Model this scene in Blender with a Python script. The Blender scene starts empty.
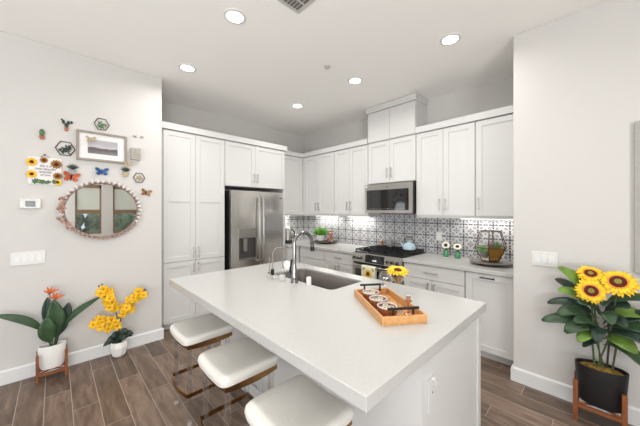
import bpy, bmesh, math, random
from mathutils import Vector, Matrix
PI = math.pi
S = bpy.context.scene
COL = S.collection

# ---------------------------------------------------------------- camera, world, lights, exposure
cam = bpy.data.cameras.new('camera'); camo = bpy.data.objects.new('camera', cam); COL.objects.link(camo)
cam.sensor_width = 36.0; cam.lens = 273.8 / 640 * 36; cam.shift_y = -2.2 / 640; cam.clip_start = 0.05
camo.location = (0, 0, 1.5); camo.rotation_euler = (PI / 2, 0, -math.radians(90 - 45.96))
S.camera = camo
S.view_settings.view_transform = 'Standard'; S.view_settings.look = 'None'
S.view_settings.gamma = 1.0; S.view_settings.use_curve_mapping = False
S.view_settings.exposure = 0.16
w = bpy.data.worlds.new('world'); S.world = w; w.use_nodes = True
w.node_tree.nodes['Background'].inputs[0].default_value = (0.80, 0.90, 1.0, 1)
w.node_tree.nodes['Background'].inputs[1].default_value = 1.0

def area(name, loc, rot, sx, sy, power, color=(1, 1, 1), parent=None, shape='RECTANGLE', spread=PI):
    l = bpy.data.lights.new(name, 'AREA'); l.shape = shape; l.size = sx
    if shape in ('RECTANGLE', 'ELLIPSE'): l.size_y = sy
    l.energy = power; l.color = color; l.spread = spread
    o = bpy.data.objects.new(name, l); COL.objects.link(o); o.location = loc; o.rotation_euler = rot
    if parent: o.parent = parent
    return o
# unseen lamps added as daylight behind the camera, tilted up to brighten the ceiling
area('fill_daylight_side', (-3.12, 0.3, 1.15), (0, -PI / 2 - 0.85, 0), 2.1, 3.4, 72, (0.97, 0.985, 1.0))
area('fill_daylight_rear', (-1.2, -2.74, 1.2), (PI / 2 + 0.80, 0, 0), 2.15, 2.1, 172, (0.97, 0.985, 1.0))
DOWNLIGHT_W = 6.8
UNDERCAB_W = 1.5

# ---------------------------------------------------------------- materials
def new_mat(name):
    m = bpy.data.materials.new(name); m.use_nodes = True
    return m, m.node_tree.nodes, m.node_tree.links, m.node_tree.nodes['Principled BSDF']

def lin(c):
    return tuple(((v / 255) / 12.92 if v / 255 <= 0.04045 else ((v / 255 + 0.055) / 1.055) ** 2.4) for v in c)

def mat(name, rgb, rough=0.5, metal=0.0, noise=0.0, scale=20.0, bump=0.0, bscale=None, coat=0.0, stretch=(1, 1, 1), spec=0.5, sheen=0.0):
    m, N, L, P = new_mat(name)
    c = lin(rgb); P.inputs['Base Color'].default_value = (*c, 1)
    P.inputs['Roughness'].default_value = rough; P.inputs['Metallic'].default_value = metal
    P.inputs['Coat Weight'].default_value = coat; P.inputs['Specular IOR Level'].default_value = spec
    if sheen: P.inputs['Sheen Weight'].default_value = sheen
    if noise or bump:
        tc = N.new('ShaderNodeTexCoord'); mp = N.new('ShaderNodeMapping'); mp.inputs['Scale'].default_value = stretch
        L.new(tc.outputs['Object'], mp.inputs['Vector'])
        n = N.new('ShaderNodeTexNoise'); n.inputs['Scale'].default_value = scale; n.inputs['Detail'].default_value = 4
        L.new(mp.outputs[0], n.inputs['Vector'])
        if noise:
            r = N.new('ShaderNodeValToRGB')
            r.color_ramp.elements[0].position = 0.3; r.color_ramp.elements[1].position = 0.7
            r.color_ramp.elements[0].color = (*[max(0, v * (1 - noise)) for v in c], 1)
            r.color_ramp.elements[1].color = (*[min(1, v * (1 + noise)) for v in c], 1)
            L.new(n.outputs['Fac'], r.inputs['Fac']); L.new(r.outputs['Color'], P.inputs['Base Color'])
        if bump:
            n2 = n
            if bscale:
                n2 = N.new('ShaderNodeTexNoise'); n2.inputs['Scale'].default_value = bscale; L.new(mp.outputs[0], n2.inputs['Vector'])
            b = N.new('ShaderNodeBump'); b.inputs['Strength'].default_value = bump; b.inputs['Distance'].default_value = 0.005
            L.new(n2.outputs['Fac'], b.inputs['Height']); L.new(b.outputs[0], P.inputs['Normal'])
    return m

def glassy(name, tint=(1, 1, 1), trans=0.85, rough=0.02, refl=1.0):
    m, N, L, P = new_mat(name)
    N.remove(P); out = N['Material Output']
    t = N.new('ShaderNodeBsdfTransparent'); t.inputs[0].default_value = (*[v * 1.0 for v in tint], 1)
    g = N.new('ShaderNodeBsdfGlossy'); g.inputs['Roughness'].default_value = rough; g.inputs[0].default_value = (refl, refl, refl, 1)
    lw = N.new('ShaderNodeLayerWeight'); lw.inputs[0].default_value = 0.35
    mr = N.new('ShaderNodeMapRange'); mr.inputs['To Min'].default_value = 1 - trans; mr.inputs['To Max'].default_value = 0.42
    L.new(lw.outputs['Facing'], mr.inputs['Value'])
    mx = N.new('ShaderNodeMixShader'); L.new(mr.outputs[0], mx.inputs[0]); L.new(t.outputs[0], mx.inputs[1]); L.new(g.outputs[0], mx.inputs[2])
    L.new(mx.outputs[0], out.inputs[0])
    return m

def emit(name, rgb, s):
    m, N, L, P = new_mat(name)
    P.inputs['Base Color'].default_value = (*rgb, 1); P.inputs['Emission Color'].default_value = (*rgb, 1); P.inputs['Emission Strength'].default_value = s
    return m

class X:                                                   # tiny shader maths helper
    def __init__(s, tree): s.N = tree.nodes; s.L = tree.links
    def m(s, op, a, b=None, c=None):
        n = s.N.new('ShaderNodeMath'); n.operation = op
        for i, v in enumerate((a, b, c)):
            if v is None: continue
            if isinstance(v, (int, float)): n.inputs[i].default_value = v
            else: s.L.new(v, n.inputs[i])
        return n.outputs[0]

def tile_mat(name, axis):
    m, N, L, P = new_mat(name); x = X(m.node_tree)
    tc = N.new('ShaderNodeTexCoord'); sp = N.new('ShaderNodeSeparateXYZ'); L.new(tc.outputs['Object'], sp.inputs[0])
    T = 0.165
    u = x.m('DIVIDE', sp.outputs[axis], T); v = x.m('DIVIDE', x.m('SUBTRACT', sp.outputs[2], 0.915), T)
    fu = x.m('MULTIPLY', x.m('SUBTRACT', x.m('FRACT', x.m('ADD', u, 40)), 0.5), 2)
    fv = x.m('MULTIPLY', x.m('SUBTRACT', x.m('FRACT', x.m('ADD', v, 40)), 0.5), 2)
    au = x.m('ABSOLUTE', fu); av = x.m('ABSOLUTE', fv)
    def rad(a, b): return x.m('SQRT', x.m('ADD', x.m('MULTIPLY', a, a), x.m('MULTIPLY', b, b)))
    r = rad(fu, fv); th = x.m('ARCTAN2', fv, fu)
    cu = x.m('SUBTRACT', 1, au); cv = x.m('SUBTRACT', 1, av); rc = rad(cu, cv); thc = x.m('ARCTAN2', cv, cu)
    def lt(a, b): return x.m('LESS_THAN', a, b)
    def band(a, lo, hi): return x.m('MULTIPLY', x.m('GREATER_THAN', a, lo), x.m('LESS_THAN', a, hi))
    c4 = x.m('COSINE', x.m('MULTIPLY', th, 4)); c8 = x.m('COSINE', x.m('MULTIPLY', th, 8)); cc4 = x.m('COSINE', x.m('MULTIPLY', thc, 4))
    petals = lt(r, x.m('ADD', 0.36, x.m('MULTIPLY', 0.22, c4)))
    petals_in = lt(r, x.m('ADD', 0.27, x.m('MULTIPLY', 0.14, c4)))
    heart = lt(r, x.m('ADD', 0.12, x.m('MULTIPLY', 0.05, c8)))
    leaves = x.m('MULTIPLY', band(r, 0.42, 0.86), x.m('GREATER_THAN', x.m('MULTIPLY', c4, -1), x.m('ADD', 0.35, x.m('MULTIPLY', 3.2, x.m('ABSOLUTE', x.m('SUBTRACT', r, 0.66))))))
    veins = x.m('MULTIPLY', band(r, 0.50, 0.80), x.m('LESS_THAN', c4, -0.975))
    halo = band(x.m('ADD', r, x.m('MULTIPLY', -0.10, c4)), 0.60, 0.66)
    corner = lt(rc, x.m('ADD', 0.30, x.m('MULTIPLY', 0.16, cc4))); corner_in = lt(rc, x.m('ADD', 0.19, x.m('MULTIPLY', 0.10, cc4)))
    cheart = lt(rc, 0.07)
    dots = lt(rad(x.m('SUBTRACT', au, 0.86), av), 0.13); dots2 = lt(rad(x.m('SUBTRACT', av, 0.86), au), 0.13)
    grout = x.m('GREATER_THAN', x.m('MAXIMUM', au, av), 0.988)
    cur = (0.56, 0.56, 0.57)
    col = None
    def layer(mask, rgb):
        nonlocal col
        n = N.new('ShaderNodeMix'); n.data_type = 'RGBA'
        L.new(mask, n.inputs['Factor'])
        if col is None: n.inputs[6].default_value = (*cur, 1)
        else: L.new(col, n.inputs[6])
        n.inputs[7].default_value = (*rgb, 1); col = n.outputs[2]
    layer(halo, (0.24, 0.24, 0.26)); layer(leaves, (0.13, 0.13, 0.145)); layer(veins, (0.6, 0.6, 0.6)); layer(petals, (0.06, 0.06, 0.065)); layer(petals_in, (0.22, 0.22, 0.24))
    layer(heart, (0.05, 0.05, 0.05)); layer(corner, (0.09, 0.09, 0.10)); layer(corner_in, (0.45, 0.45, 0.46)); layer(cheart, (0.05, 0.05, 0.05))
    layer(dots, (0.07, 0.07, 0.075)); layer(dots2, (0.07, 0.07, 0.075)); layer(grout, (0.5, 0.5, 0.49))
    L.new(col, P.inputs['Base Color']); P.inputs['Roughness'].default_value = 0.25
    return m

def floor_mat():
    m, N, L, P = new_mat('wood_look_plank_tile'); x = X(m.node_tree)
    tc = N.new('ShaderNodeTexCoord'); sp = N.new('ShaderNodeSeparateXYZ'); L.new(tc.outputs['Object'], sp.inputs[0])
    W, LEN = 0.155, 0.92
    a = x.m('DIVIDE', x.m('SUBTRACT', sp.outputs[0], 0.094), W); row = x.m('FLOOR', a); fa = x.m('FRACT', x.m('ADD', a, 60))
    off = x.m('FRACT', x.m('MULTIPLY', row, 0.382))
    b = x.m('ADD', x.m('DIVIDE', sp.outputs[1], LEN), off); fb = x.m('FRACT', x.m('ADD', b, 60)); cell = x.m('FLOOR', b)
    ea = x.m('MULTIPLY', x.m('MINIMUM', fa, x.m('SUBTRACT', 1, fa)), W); eb = x.m('MULTIPLY', x.m('MINIMUM', fb, x.m('SUBTRACT', 1, fb)), LEN)
    grout = x.m('LESS_THAN', x.m('MINIMUM', ea, eb), 0.0022)
    wn = N.new('ShaderNodeTexWhiteNoise'); wn.noise_dimensions = '2D'
    cx = N.new('ShaderNodeCombineXYZ'); L.new(row, cx.inputs[0]); L.new(cell, cx.inputs[1]); L.new(cx.outputs[0], wn.inputs['Vector'])
    cv = N.new('ShaderNodeCombineXYZ')
    L.new(x.m('ADD', x.m('MULTIPLY', sp.outputs[0], 9), x.m('MULTIPLY', wn.outputs['Value'], 30)), cv.inputs[0])
    L.new(x.m('MULTIPLY', sp.outputs[1], 1.6), cv.inputs[1]); L.new(x.m('MULTIPLY', wn.outputs['Value'], 17), cv.inputs[2])
    n1 = N.new('ShaderNodeTexNoise'); n1.inputs['Scale'].default_value = 2.2; n1.inputs['Detail'].default_value = 6; n1.inputs['Distortion'].default_value = 0.6
    L.new(cv.outputs[0], n1.inputs['Vector'])
    n2 = N.new('ShaderNodeTexNoise'); n2.inputs['Scale'].default_value = 14; n2.inputs['Detail'].default_value = 3; L.new(cv.outputs[0], n2.inputs['Vector'])
    t = x.m('ADD', x.m('MULTIPLY', n1.outputs['Fac'], 0.75), x.m('ADD', x.m('MULTIPLY', wn.outputs['Value'], 0.30), x.m('MULTIPLY', n2.outputs['Fac'], 0.12)))
    r = N.new('ShaderNodeValToRGB'); L.new(t, r.inputs['Fac'])
    e = r.color_ramp.elements; e[0].position = 0.30; e[0].color = (*lin((68, 56, 47)), 1); e[1].position = 0.88; e[1].color = (*lin((152, 130, 112)), 1)
    k = e.new(0.58); k.color = (*lin((110, 90, 76)), 1)
    mx = N.new('ShaderNodeMix'); mx.data_type = 'RGBA'; L.new(grout, mx.inputs['Factor']); L.new(r.outputs[0], mx.inputs[6]); mx.inputs[7].default_value = (*lin((168, 152, 140)), 1)
    L.new(mx.outputs[2], P.inputs['Base Color']); P.inputs['Roughness'].default_value = 0.38
    bp = N.new('ShaderNodeBump'); bp.inputs['Strength'].default_value = 0.25; bp.inputs['Distance'].default_value = 0.004
    L.new(n2.outputs['Fac'], bp.inputs['Height']); L.new(bp.outputs[0], P.inputs['Normal'])
    return m

M = dict(
    wall=mat('wall_paint', (208, 205, 201), 0.9, bump=0.15, scale=180),
    ceil=mat('ceiling_paint', (251, 249, 245), 0.95, bump=0.15, scale=150),
    trim=mat('trim_paint', (224, 224, 223), 0.45),
    cab=mat('cabinet_paint', (213, 212, 210), 0.42),
    floor=floor_mat(),
    quartz=mat('white_quartz', (192, 191, 188), 0.22, noise=0.025, scale=60, coat=0.15),
    tileY=tile_mat('patterned_tile_side', 1), tileX=tile_mat('patterned_tile_back', 0),
    steel=mat('brushed_steel', (214, 211, 206), 0.20, 1.0, noise=0.10, scale=6, stretch=(14, 14, 0.4)),
    steelh=mat('brushed_steel_band', (176, 173, 168), 0.3, 1.0, noise=0.06, scale=8, stretch=(1, 1, 10)),
    handle=mat('satin_nickel', (184, 181, 176), 0.35, 1.0),
    chrome=mat('faucet_chrome', (140, 139, 138), 0.15, 1.0),
    darkside=mat('appliance_dark_side', (32, 32, 33), 0.5),
    blackglass=mat('black_glass', (14, 14, 15), 0.06, coat=0.6),
    black=mat('black_cast_iron', (20, 20, 21), 0.55),
    blackmetal=mat('black_metal', (26, 24, 24), 0.4, 0.4),
    sink=mat('dark_sink', (98, 91, 86), 0.4, 0.35),
    leather=mat('off_white_leather', (224, 221, 214), 0.5, bump=0.2, scale=90),
    brass=mat('brushed_brass', (150, 112, 72), 0.22, 1.0, noise=0.2, scale=12),
    acrylic=glassy('clear_acrylic', (0.93, 0.94, 0.95), 0.74, 0.08),
    glass=glassy('clear_glass', (0.96, 0.97, 0.97), 0.90, 0.02),
    thinglass=glassy('thin_glass', (0.99, 0.99, 0.99), 0.975, 0.02),
    pane=glassy('window_glass', (0.92, 0.95, 0.95), 0.95, 0.01),
    mirror=mat('mirror_silver', (236, 236, 234), 0.01, 1.0),
    white=mat('white_plastic', (222, 221, 217), 0.4),
    ceramic=mat('white_ceramic', (238, 236, 231), 0.3, noise=0.03, scale=15),
    walnut=mat('warm_wood', (132, 76, 42), 0.45, noise=0.28, scale=10, stretch=(6, 6, 1)),
    bamboo=mat('bamboo_wood', (206, 152, 96), 0.4, noise=0.13, scale=7, stretch=(1.5, 8, 8)),
    potblack=mat('black_pot', (24, 24, 26), 0.5),
    moss=mat('preserved_moss', (134, 104, 40), 0.95, noise=0.6, scale=38, bump=1.0),
    mossg=mat('green_moss', (88, 92, 48), 0.95, noise=0.5, scale=60, bump=0.8),
    leaf=mat('dark_leaf', (50, 76, 46), 0.45, noise=0.35, scale=12),
    leafl=mat('light_leaf', (104, 134, 54), 0.45, noise=0.3, scale=14),
    leafd=mat('deep_leaf', (34, 54, 42), 0.42, noise=0.3, scale=14),
    stem=mat('green_stem', (70, 86, 48), 0.6, noise=0.3, scale=20),
    stemd=mat('dark_stem', (58, 46, 36), 0.6),
    petal=mat('sunflower_petal', (247, 200, 28), 0.55, noise=0.12, scale=30),
    petalo=mat('sunflower_inner_petal', (232, 138, 22), 0.55, noise=0.2, scale=30),
    disc=mat('sunflower_disc', (82, 26, 16), 0.9, noise=0.5, scale=120, bump=1.0),
    discg=mat('sunflower_eye', (138, 128, 52), 0.9, noise=0.3, scale=150, bump=0.8),
    orchid=mat('orchid_yellow', (246, 190, 18), 0.55, noise=0.15, scale=40),
    orange=mat('paradise_orange', (214, 112, 62), 0.5, noise=0.25, scale=30),
    maroon=mat('paradise_bract', (118, 52, 42), 0.5),
    frame=mat('silver_grey_frame', (150, 142, 132), 0.4, 0.3, noise=0.12, scale=30),
    paper=mat('paper_white', (232, 228, 226), 0.8),
    ink=mat('ink', (40, 38, 52), 0.7),
    blue=mat('butterfly_blue', (22, 76, 134), 0.4, noise=0.3, scale=60),
    orangeb=mat('butterfly_orange', (186, 84, 42), 0.5, noise=0.5, scale=70),
    brownb=mat('butterfly_brown', (146, 104, 62), 0.5, noise=0.5, scale=70),
    greyb=mat('butterfly_grey', (146, 146, 142), 0.5, noise=0.3, scale=70),
    tan=mat('tan_leaf', (176, 160, 128), 0.6, noise=0.3, scale=70),
    cactus=mat('cactus_green', (86, 118, 78), 0.6, noise=0.3, scale=80),
    terra=mat('terracotta', (176, 104, 84), 0.7, noise=0.15, scale=40),
    whitewash=mat('whitewashed_wood', (172, 166, 157), 0.7, noise=0.12, scale=30),
    shell=mat('shell_white', (214, 208, 204), 0.35, noise=0.12, scale=60),
    shellp=mat('shell_pink', (184, 148, 130), 0.4, noise=0.3, scale=50),
    screen=mat('thermostat_screen', (72, 84, 88), 0.2),
    bluekettle=mat('pale_blue_enamel', (172, 194, 206), 0.25, noise=0.06, scale=8, coat=0.4),
    greenglass=mat('green_glass', (70, 134, 92), 0.15, noise=0.25, scale=40, coat=0.5),
    cream=mat('cream_petal', (238, 232, 212), 0.6, noise=0.05, scale=40),
    fern=mat('bright_green_leaf', (104, 172, 62), 0.55, noise=0.35, scale=50),
    purple=mat('purple_succulent', (150, 96, 124), 0.5, noise=0.35, scale=60),
    slate=mat('stone_tray', (128, 122, 118), 0.5, noise=0.3, scale=18),
    copper=mat('terrarium_brass', (88, 62, 40), 0.45, 0.5),
    gold=mat('terrarium_gold_panel', (150, 104, 38), 0.45, 0.3, noise=0.2, scale=20),
    cork=mat('amber_brown_filling', (150, 86, 48), 0.7, noise=0.5, scale=60),
    candle=mat('candle_brown', (104, 58, 38), 0.6, noise=0.6, scale=90),
    rose=mat('rose_gold', (206, 146, 112), 0.25, 0.6),
    vent=mat('vent_grey', (196, 194, 190), 0.5),
    ventd=mat('vent_dark', (112, 110, 108), 0.7),
    canvas=mat('grey_canvas', (168, 166, 158), 0.8, noise=0.06, scale=40),
    shade=mat('roller_shade_fabric', (206, 210, 200), 0.8, noise=0.04, scale=120),
    winframe=mat('bronze_window_frame', (132, 108, 84), 0.5),
    hedge=mat('hedge_green', (124, 134, 108), 0.9, noise=0.6, scale=6),
    sand=mat('outdoor_ground', (150, 140, 124), 0.9, noise=0.2, scale=5),
    lens=emit('downlight_lens', (1, 0.98, 0.94), 9.0), strip=emit('led_strip', (1, 0.97, 0.92), 4.0),
    display=emit('display_white', (0.8, 0.9, 1), 1.2),
)
m, N_, L_, P_ = new_mat('landscape_print')
tc = N_.new('ShaderNodeTexCoord'); sp = N_.new('ShaderNodeSeparateXYZ'); L_.new(tc.outputs['Object'], sp.inputs[0])
nz = N_.new('ShaderNodeTexNoise'); nz.inputs['Scale'].default_value = 22; L_.new(tc.outputs['Object'], nz.inputs['Vector'])
x_ = X(m.node_tree); hh = x_.m('ADD', x_.m('MULTIPLY', sp.outputs[2], 7.0), x_.m('ADD', 0.32, x_.m('MULTIPLY', nz.outputs['Fac'], 0.28)))
rr = N_.new('ShaderNodeValToRGB'); L_.new(hh, rr.inputs['Fac']); e = rr.color_ramp.elements
e[0].position = 0.0; e[0].color = (*lin((126, 122, 122)), 1); e[1].position = 1.0; e[1].color = (*lin((176, 172, 174)), 1)
for p_, c_ in ((0.22, (98, 94, 96)), (0.36, (92, 88, 92)), (0.42, (192, 188, 190)), (0.7, (172, 168, 171))):
    k = e.new(p_); k.color = (*lin(c_), 1)
L_.new(rr.outputs[0], P_.inputs['Base Color']); P_.inputs['Roughness'].default_value = 0.3
M['print'] = m

# ---------------------------------------------------------------- mesh builder
class B:
    def __init__(s): s.bm = bmesh.new(); s.T = None
    def v(s, p):
        p = Vector(p)
        if s.T is not None: p = s.T @ p
        return s.bm.verts.new(p)
    def f(s, vs):
        try: return s.bm.faces.new(vs)
        except ValueError: return None
    def box(s, x0, x1, y0, y1, z0, z1):
        vs = [s.v(p) for p in ((x0, y0, z0), (x1, y0, z0), (x1, y1, z0), (x0, y1, z0), (x0, y0, z1), (x1, y0, z1), (x1, y1, z1), (x0, y1, z1))]
        for q in ((0, 3, 2, 1), (4, 5, 6, 7), (0, 1, 5, 4), (1, 2, 6, 5), (2, 3, 7, 6), (3, 0, 4, 7)): s.f([vs[i] for i in q])
        return s
    def rings(s, rings, closed=True, caps=True, loop=False):
        R = [[s.v(p) for p in r] for r in rings]; n = len(R[0]); m = len(R)
        for i in range(m if loop else m - 1):
            a, b = R[i], R[(i + 1) % m]
            for j in range(n if closed else n - 1):
                s.f([a[j], a[(j + 1) % n], b[(j + 1) % n], b[j]])
        if caps and not loop: s.f(list(reversed(R[0]))); s.f(R[-1])
        return s
    def tube(s, pts, r, seg=8, caps=True, loop=False, flat=1.0, up=None):
        pts = [Vector(p) for p in pts]; n = len(pts); out = []; prev = None
        for i, p in enumerate(pts):
            if loop: d = pts[(i + 1) % n] - pts[i - 1]
            else: d = pts[min(i + 1, n - 1)] - pts[max(i - 1, 0)]
            d.normalize()
            if prev is None:
                a = Vector(up) if up else (Vector((0, 0, 1)) if abs(d.z) < 0.9 else Vector((1, 0, 0)))
                u = d.cross(a).normalized()
            else: u = (prev - d * prev.dot(d)).normalized()
            prev = u; w_ = d.cross(u)
            rr = r[i] if isinstance(r, (list, tuple)) else r
            out.append([p + u * rr * math.cos(2 * PI * k / seg) + w_ * rr * flat * math.sin(2 * PI * k / seg) for k in range(seg)])
        return s.rings(out, True, caps, loop)
    def cyl(s, p0, p1, r, seg=16, r1=None): return s.tube([p0, p1], [r, r if r1 is None else r1], seg)
    def lathe(s, prof, c=(0, 0, 0), seg=28, sx=1.0, sy=1.0, caps=True):
        c = Vector(c)
        return s.rings([[c + Vector((max(r, 1e-5) * sx * math.cos(2 * PI * k / seg), max(r, 1e-5) * sy * math.sin(2 * PI * k / seg), z)) for k in range(seg)] for r, z in prof], True, caps)
    def ell(s, c, r, seg=14, rg=9):
        if isinstance(r, (int, float)): r = (r, r, r)
        c = Vector(c)
        return s.rings([[c + Vector((r[0] * math.sin(t) * math.cos(2 * PI * k / seg), r[1] * math.sin(t) * math.sin(2 * PI * k / seg), -r[2] * math.cos(t))) for k in range(seg)]
                        for t in [max(0.03, min(PI - 0.03, PI * i / rg)) for i in range(rg + 1)]], True, True)
    def prism(s, pts, y0, y1):                              # outline in x-z, thick along y
        return s.rings([[(x, y0, z) for x, z in pts], [(x, y1, z) for x, z in pts]], True, True)
    def leaf(s, pts, width, up=(0, 0, 1), fold=0.15, seg=10, prof=None, wave=0.0):
        pts = [Vector(p) for p in pts]; up = Vector(up)
        def bez(t):
            q = list(pts)
            while len(q) > 1: q = [q[i].lerp(q[i + 1], t) for i in range(len(q) - 1)]
            return q[0]
        rows = []
        for i in range(seg + 1):
            t = i / seg; p = bez(t); d = (bez(min(1, t + .02)) - bez(max(0, t - .02))).normalized()
            side = d.cross(up)
            if side.length < 1e-3: side = d.cross(Vector((1, 0.2, 0)))
            side.normalize(); nn = side.cross(d)
            w_ = width * 0.5 * (prof(t) if prof else math.sin(PI * (0.04 + 0.95 * t)) ** 0.7 * (1 - 0.3 * t))
            wv = wave * math.sin(t * 19)
            rows.append([p - side * w_ + nn * (w_ * fold * 2 + wv), p - side * w_ * .5 + nn * w_ * fold, p, p + side * w_ * .5 + nn * w_ * fold, p + side * w_ + nn * (w_ * fold * 2 - wv)])
        return s.rings(rows, False, False)

def link(o, parent=None):
    COL.objects.link(o)
    if parent: o.parent = parent
    return o

def obj(name, b, m, parent=None, smooth=False, bevel=0.0, thick=0.0, sub=0, loc=None, kind=None, seg=2):
    bmesh.ops.recalc_face_normals(b.bm, faces=b.bm.faces)
    me = bpy.data.meshes.new(name); b.bm.to_mesh(me); b.bm.free(); me.materials.append(m)
    if smooth:
        for p in me.polygons: p.use_smooth = True
        me.set_sharp_from_angle(angle=math.radians(42))
    o = link(bpy.data.objects.new(name, me), parent)
    if loc: o.location = loc
    if thick: mo = o.modifiers.new('thick', 'SOLIDIFY'); mo.thickness = thick; mo.offset = 0
    if sub: mo = o.modifiers.new('sub', 'SUBSURF'); mo.levels = sub; mo.render_levels = sub
    if bevel: mo = o.modifiers.new('bevel', 'BEVEL'); mo.width = bevel; mo.segments = seg; mo.limit_method = 'ANGLE'
    if kind: o['kind'] = kind
    return o

def tag(o, label, cat, group=None):
    o['label'] = label; o['category'] = cat
    if group: o['group'] = group
    return o
def thing(name, label, cat, loc=(0, 0, 0), rz=0.0, group=None):
    o = bpy.data.objects.new(name, None); o.empty_display_size = 0.05; COL.objects.link(o)
    o.location = loc; o.rotation_euler = (0, 0, rz)
    return tag(o, label, cat, group)
def dup(root, loc, label, rz=None):
    r = root.copy(); COL.objects.link(r); r.location = loc; r['label'] = label
    if rz is not None: r.rotation_euler = (0, 0, rz)
    for ch in list(root.children):
        c = ch.copy(); COL.objects.link(c); c.parent = r
        for g in ch.children:
            d = g.copy(); COL.objects.link(d); d.parent = c
    return r
def struct(name, b, m, **k): return obj(name, b, m, kind='structure', **k)
def text(name, body, size, m, parent, loc, shear=0.0, line=1.0, sx=1.0, ext=0.0):
    fc = bpy.data.curves.new(name, 'FONT'); fc.body = body; fc.size = size; fc.shear = shear; fc.align_x = 'CENTER'; fc.space_line = line; fc.extrude = ext
    t = bpy.data.objects.new(name + '_curve', fc); COL.objects.link(t); bpy.context.view_layer.update()
    me = bpy.data.meshes.new_from_object(t.evaluated_get(bpy.context.evaluated_depsgraph_get())); bpy.data.objects.remove(t)
    me.materials.clear(); me.materials.append(m); me.name = name
    o = link(bpy.data.objects.new(name, me), parent); o.location = loc; o.rotation_euler = (PI / 2, 0, 0); o.scale = (sx, 1, 1)
    return o
def bx(*a): return B().box(*a)

H = 3.05
# ---------------------------------------------------------------- room shell
struct('floor', bx(-3.2, 4.6, -2.8, 4.6, -0.1, 0), M['floor'])
struct('ceiling', bx(-3.2, 4.6, -2.8, 4.6, H, H + 0.1), M['ceil'])
struct('wall_left', bx(-3.0, 0.90, 3.60, 4.50, 0, H), M['wall'], bevel=0.004)
struct('wall_back', bx(0.90, 3.90, 4.344, 4.50, 0, H), M['wall'])
struct('wall_range', bx(3.756, 3.95, 0.554, 4.344, 0, H), M['wall'])
struct('wall_right', bx(2.92, 3.95, -2.6, 0.554, 0, H), M['wall'], bevel=0.006)
# side wall behind the camera's left with an unseen sliding-door opening added for light
b = B(); b.box(-3.15, -3.0, -2.6, -1.4, 0, H); b.box(-3.15, -3.0, 2.0, 3.6, 0, H); b.box(-3.15, -3.0, -1.4, 2.0, 2.25, H)
struct('wall_side', b, M['wall'])
b = B(); b.box(-3.10, -3.04, -1.4, -1.34, 0, 2.25); b.box(-3.10, -3.04, 1.94, 2.0, 0, 2.25); b.box(-3.10, -3.04, 0.27, 0.33, 0, 2.25); b.box(-3.10, -3.04, -1.4, 2.0, 2.19, 2.25)
b.box(-3.10, -3.04, -1.4, 2.0, 0.0, 0.06); struct('door_1', b, M['winframe'])
# rear wall with two narrow windows (they show in the mirror) and a door opening
wins = [(0.38, 0.93), (1.19, 1.92)]; wz0, wz1 = 0.86, 2.22
b = B(); b.box(-3.15, -2.3, -2.75, -2.6, 0, H); b.box(-2.3, -0.1, -2.75, -2.6, 2.3, H); b.box(-0.1, 0.38, -2.75, -2.6, 0, H); b.box(0.93, 1.19, -2.75, -2.6, 0, H); b.box(1.92, 2.92, -2.75, -2.6, 0, H)
for a, c in wins: b.box(a, c, -2.75, -2.6, 0, wz0); b.box(a, c, -2.75, -2.6, wz1, H)
struct('wall_rear', b, M['wall'])
for i, (a, c) in enumerate(wins):
    b = B(); t = 0.035
    b.box(a, a + t, -2.70, -2.63, wz0, wz1); b.box(c - t, c, -2.70, -2.63, wz0, wz1); b.box(a, c, -2.70, -2.63, wz0, wz0 + t); b.box(a, c, -2.70, -2.63, wz1 - 0.09, wz1); b.box(a, c, -2.70, -2.62, 1.42, 1.53)
    wo = struct('window_%d' % (i + 1), b, M['winframe'])
    obj('pane', bx(a + t, c - t, -2.672, -2.668, wz0 + t, wz1 - 0.09), M['pane'], wo)
    obj('roller_shade', bx(a + t, c - t, -2.655, -2.65, 1.53, wz1 - 0.09), M['shade'], wo)
b = B(); b.box(-2.3, -2.22, -2.72, -2.64, 0, 2.3); b.box(-0.18, -0.1, -2.72, -2.64, 0, 2.3); b.box(-1.24, -1.16, -2.72, -2.64, 0, 2.3); b.box(-2.3, -0.1, -2.72, -2.64, 2.22, 2.3)
struct('door_2', b, M['winframe'])
struct('ground_outside', bx(-6, 6, -9, -2.8, -0.12, -0.02), M['sand'])
random.seed(3)
b = B()
for i in range(46):
    b.ell((random.uniform(-3, 5), random.uniform(-5.6, -4.8), random.uniform(0.2, 1.3)), random.uniform(0.35, 0.55), 10, 7)
o = obj('hedge', b, M['hedge'], smooth=True, kind='stuff'); tag(o, 'green garden hedge outside, seen reflected in the oval mirror', 'hedge')

# baseboards
BB = 0.122
def base_prof(b, p0, p1, n):                                # p0->p1 along the wall, n = outward normal
    p0, p1, n = Vector((*p0, 0)), Vector((*p1, 0)), Vector((*n, 0))
    pr = [(0, 0), (0.016, 0), (0.016, BB - 0.012), (0.009, BB), (0, BB)]
    b.rings([[p + n * a + Vector((0, 0, z)) for a, z in pr] for p in (p0, p1)], True, True)
b = B(); base_prof(b, (-3.0, 3.6), (0.916, 3.6), (0, -1)); base_prof(b, (0.90, 3.6), (0.90, 3.78), (1, 0)); struct('baseboard_left', b, M['trim'])
b = B(); base_prof(b, (2.92, 0.5545), (2.92, -2.6), (-1, 0)); base_prof(b, (2.904, 0.555), (3.16, 0.554), (0, 1)); struct('baseboard_right', b, M['trim'])
b = B(); base_prof(b, (-3.0, -2.6), (-2.3, -2.6), (0, 1)); base_prof(b, (-0.1, -2.6), (2.9, -2.6), (0, 1)); struct('baseboard_rear', b, M['trim'])

# backsplash tile
struct('backsplash_range', bx(3.744, 3.757, 0.554, 4.33, 0.915, 1.92), M['tileY'])
struct('backsplash_corner', bx(2.82, 3.744, 4.332, 4.345, 0.915, 1.45), M['tileX'])

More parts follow.
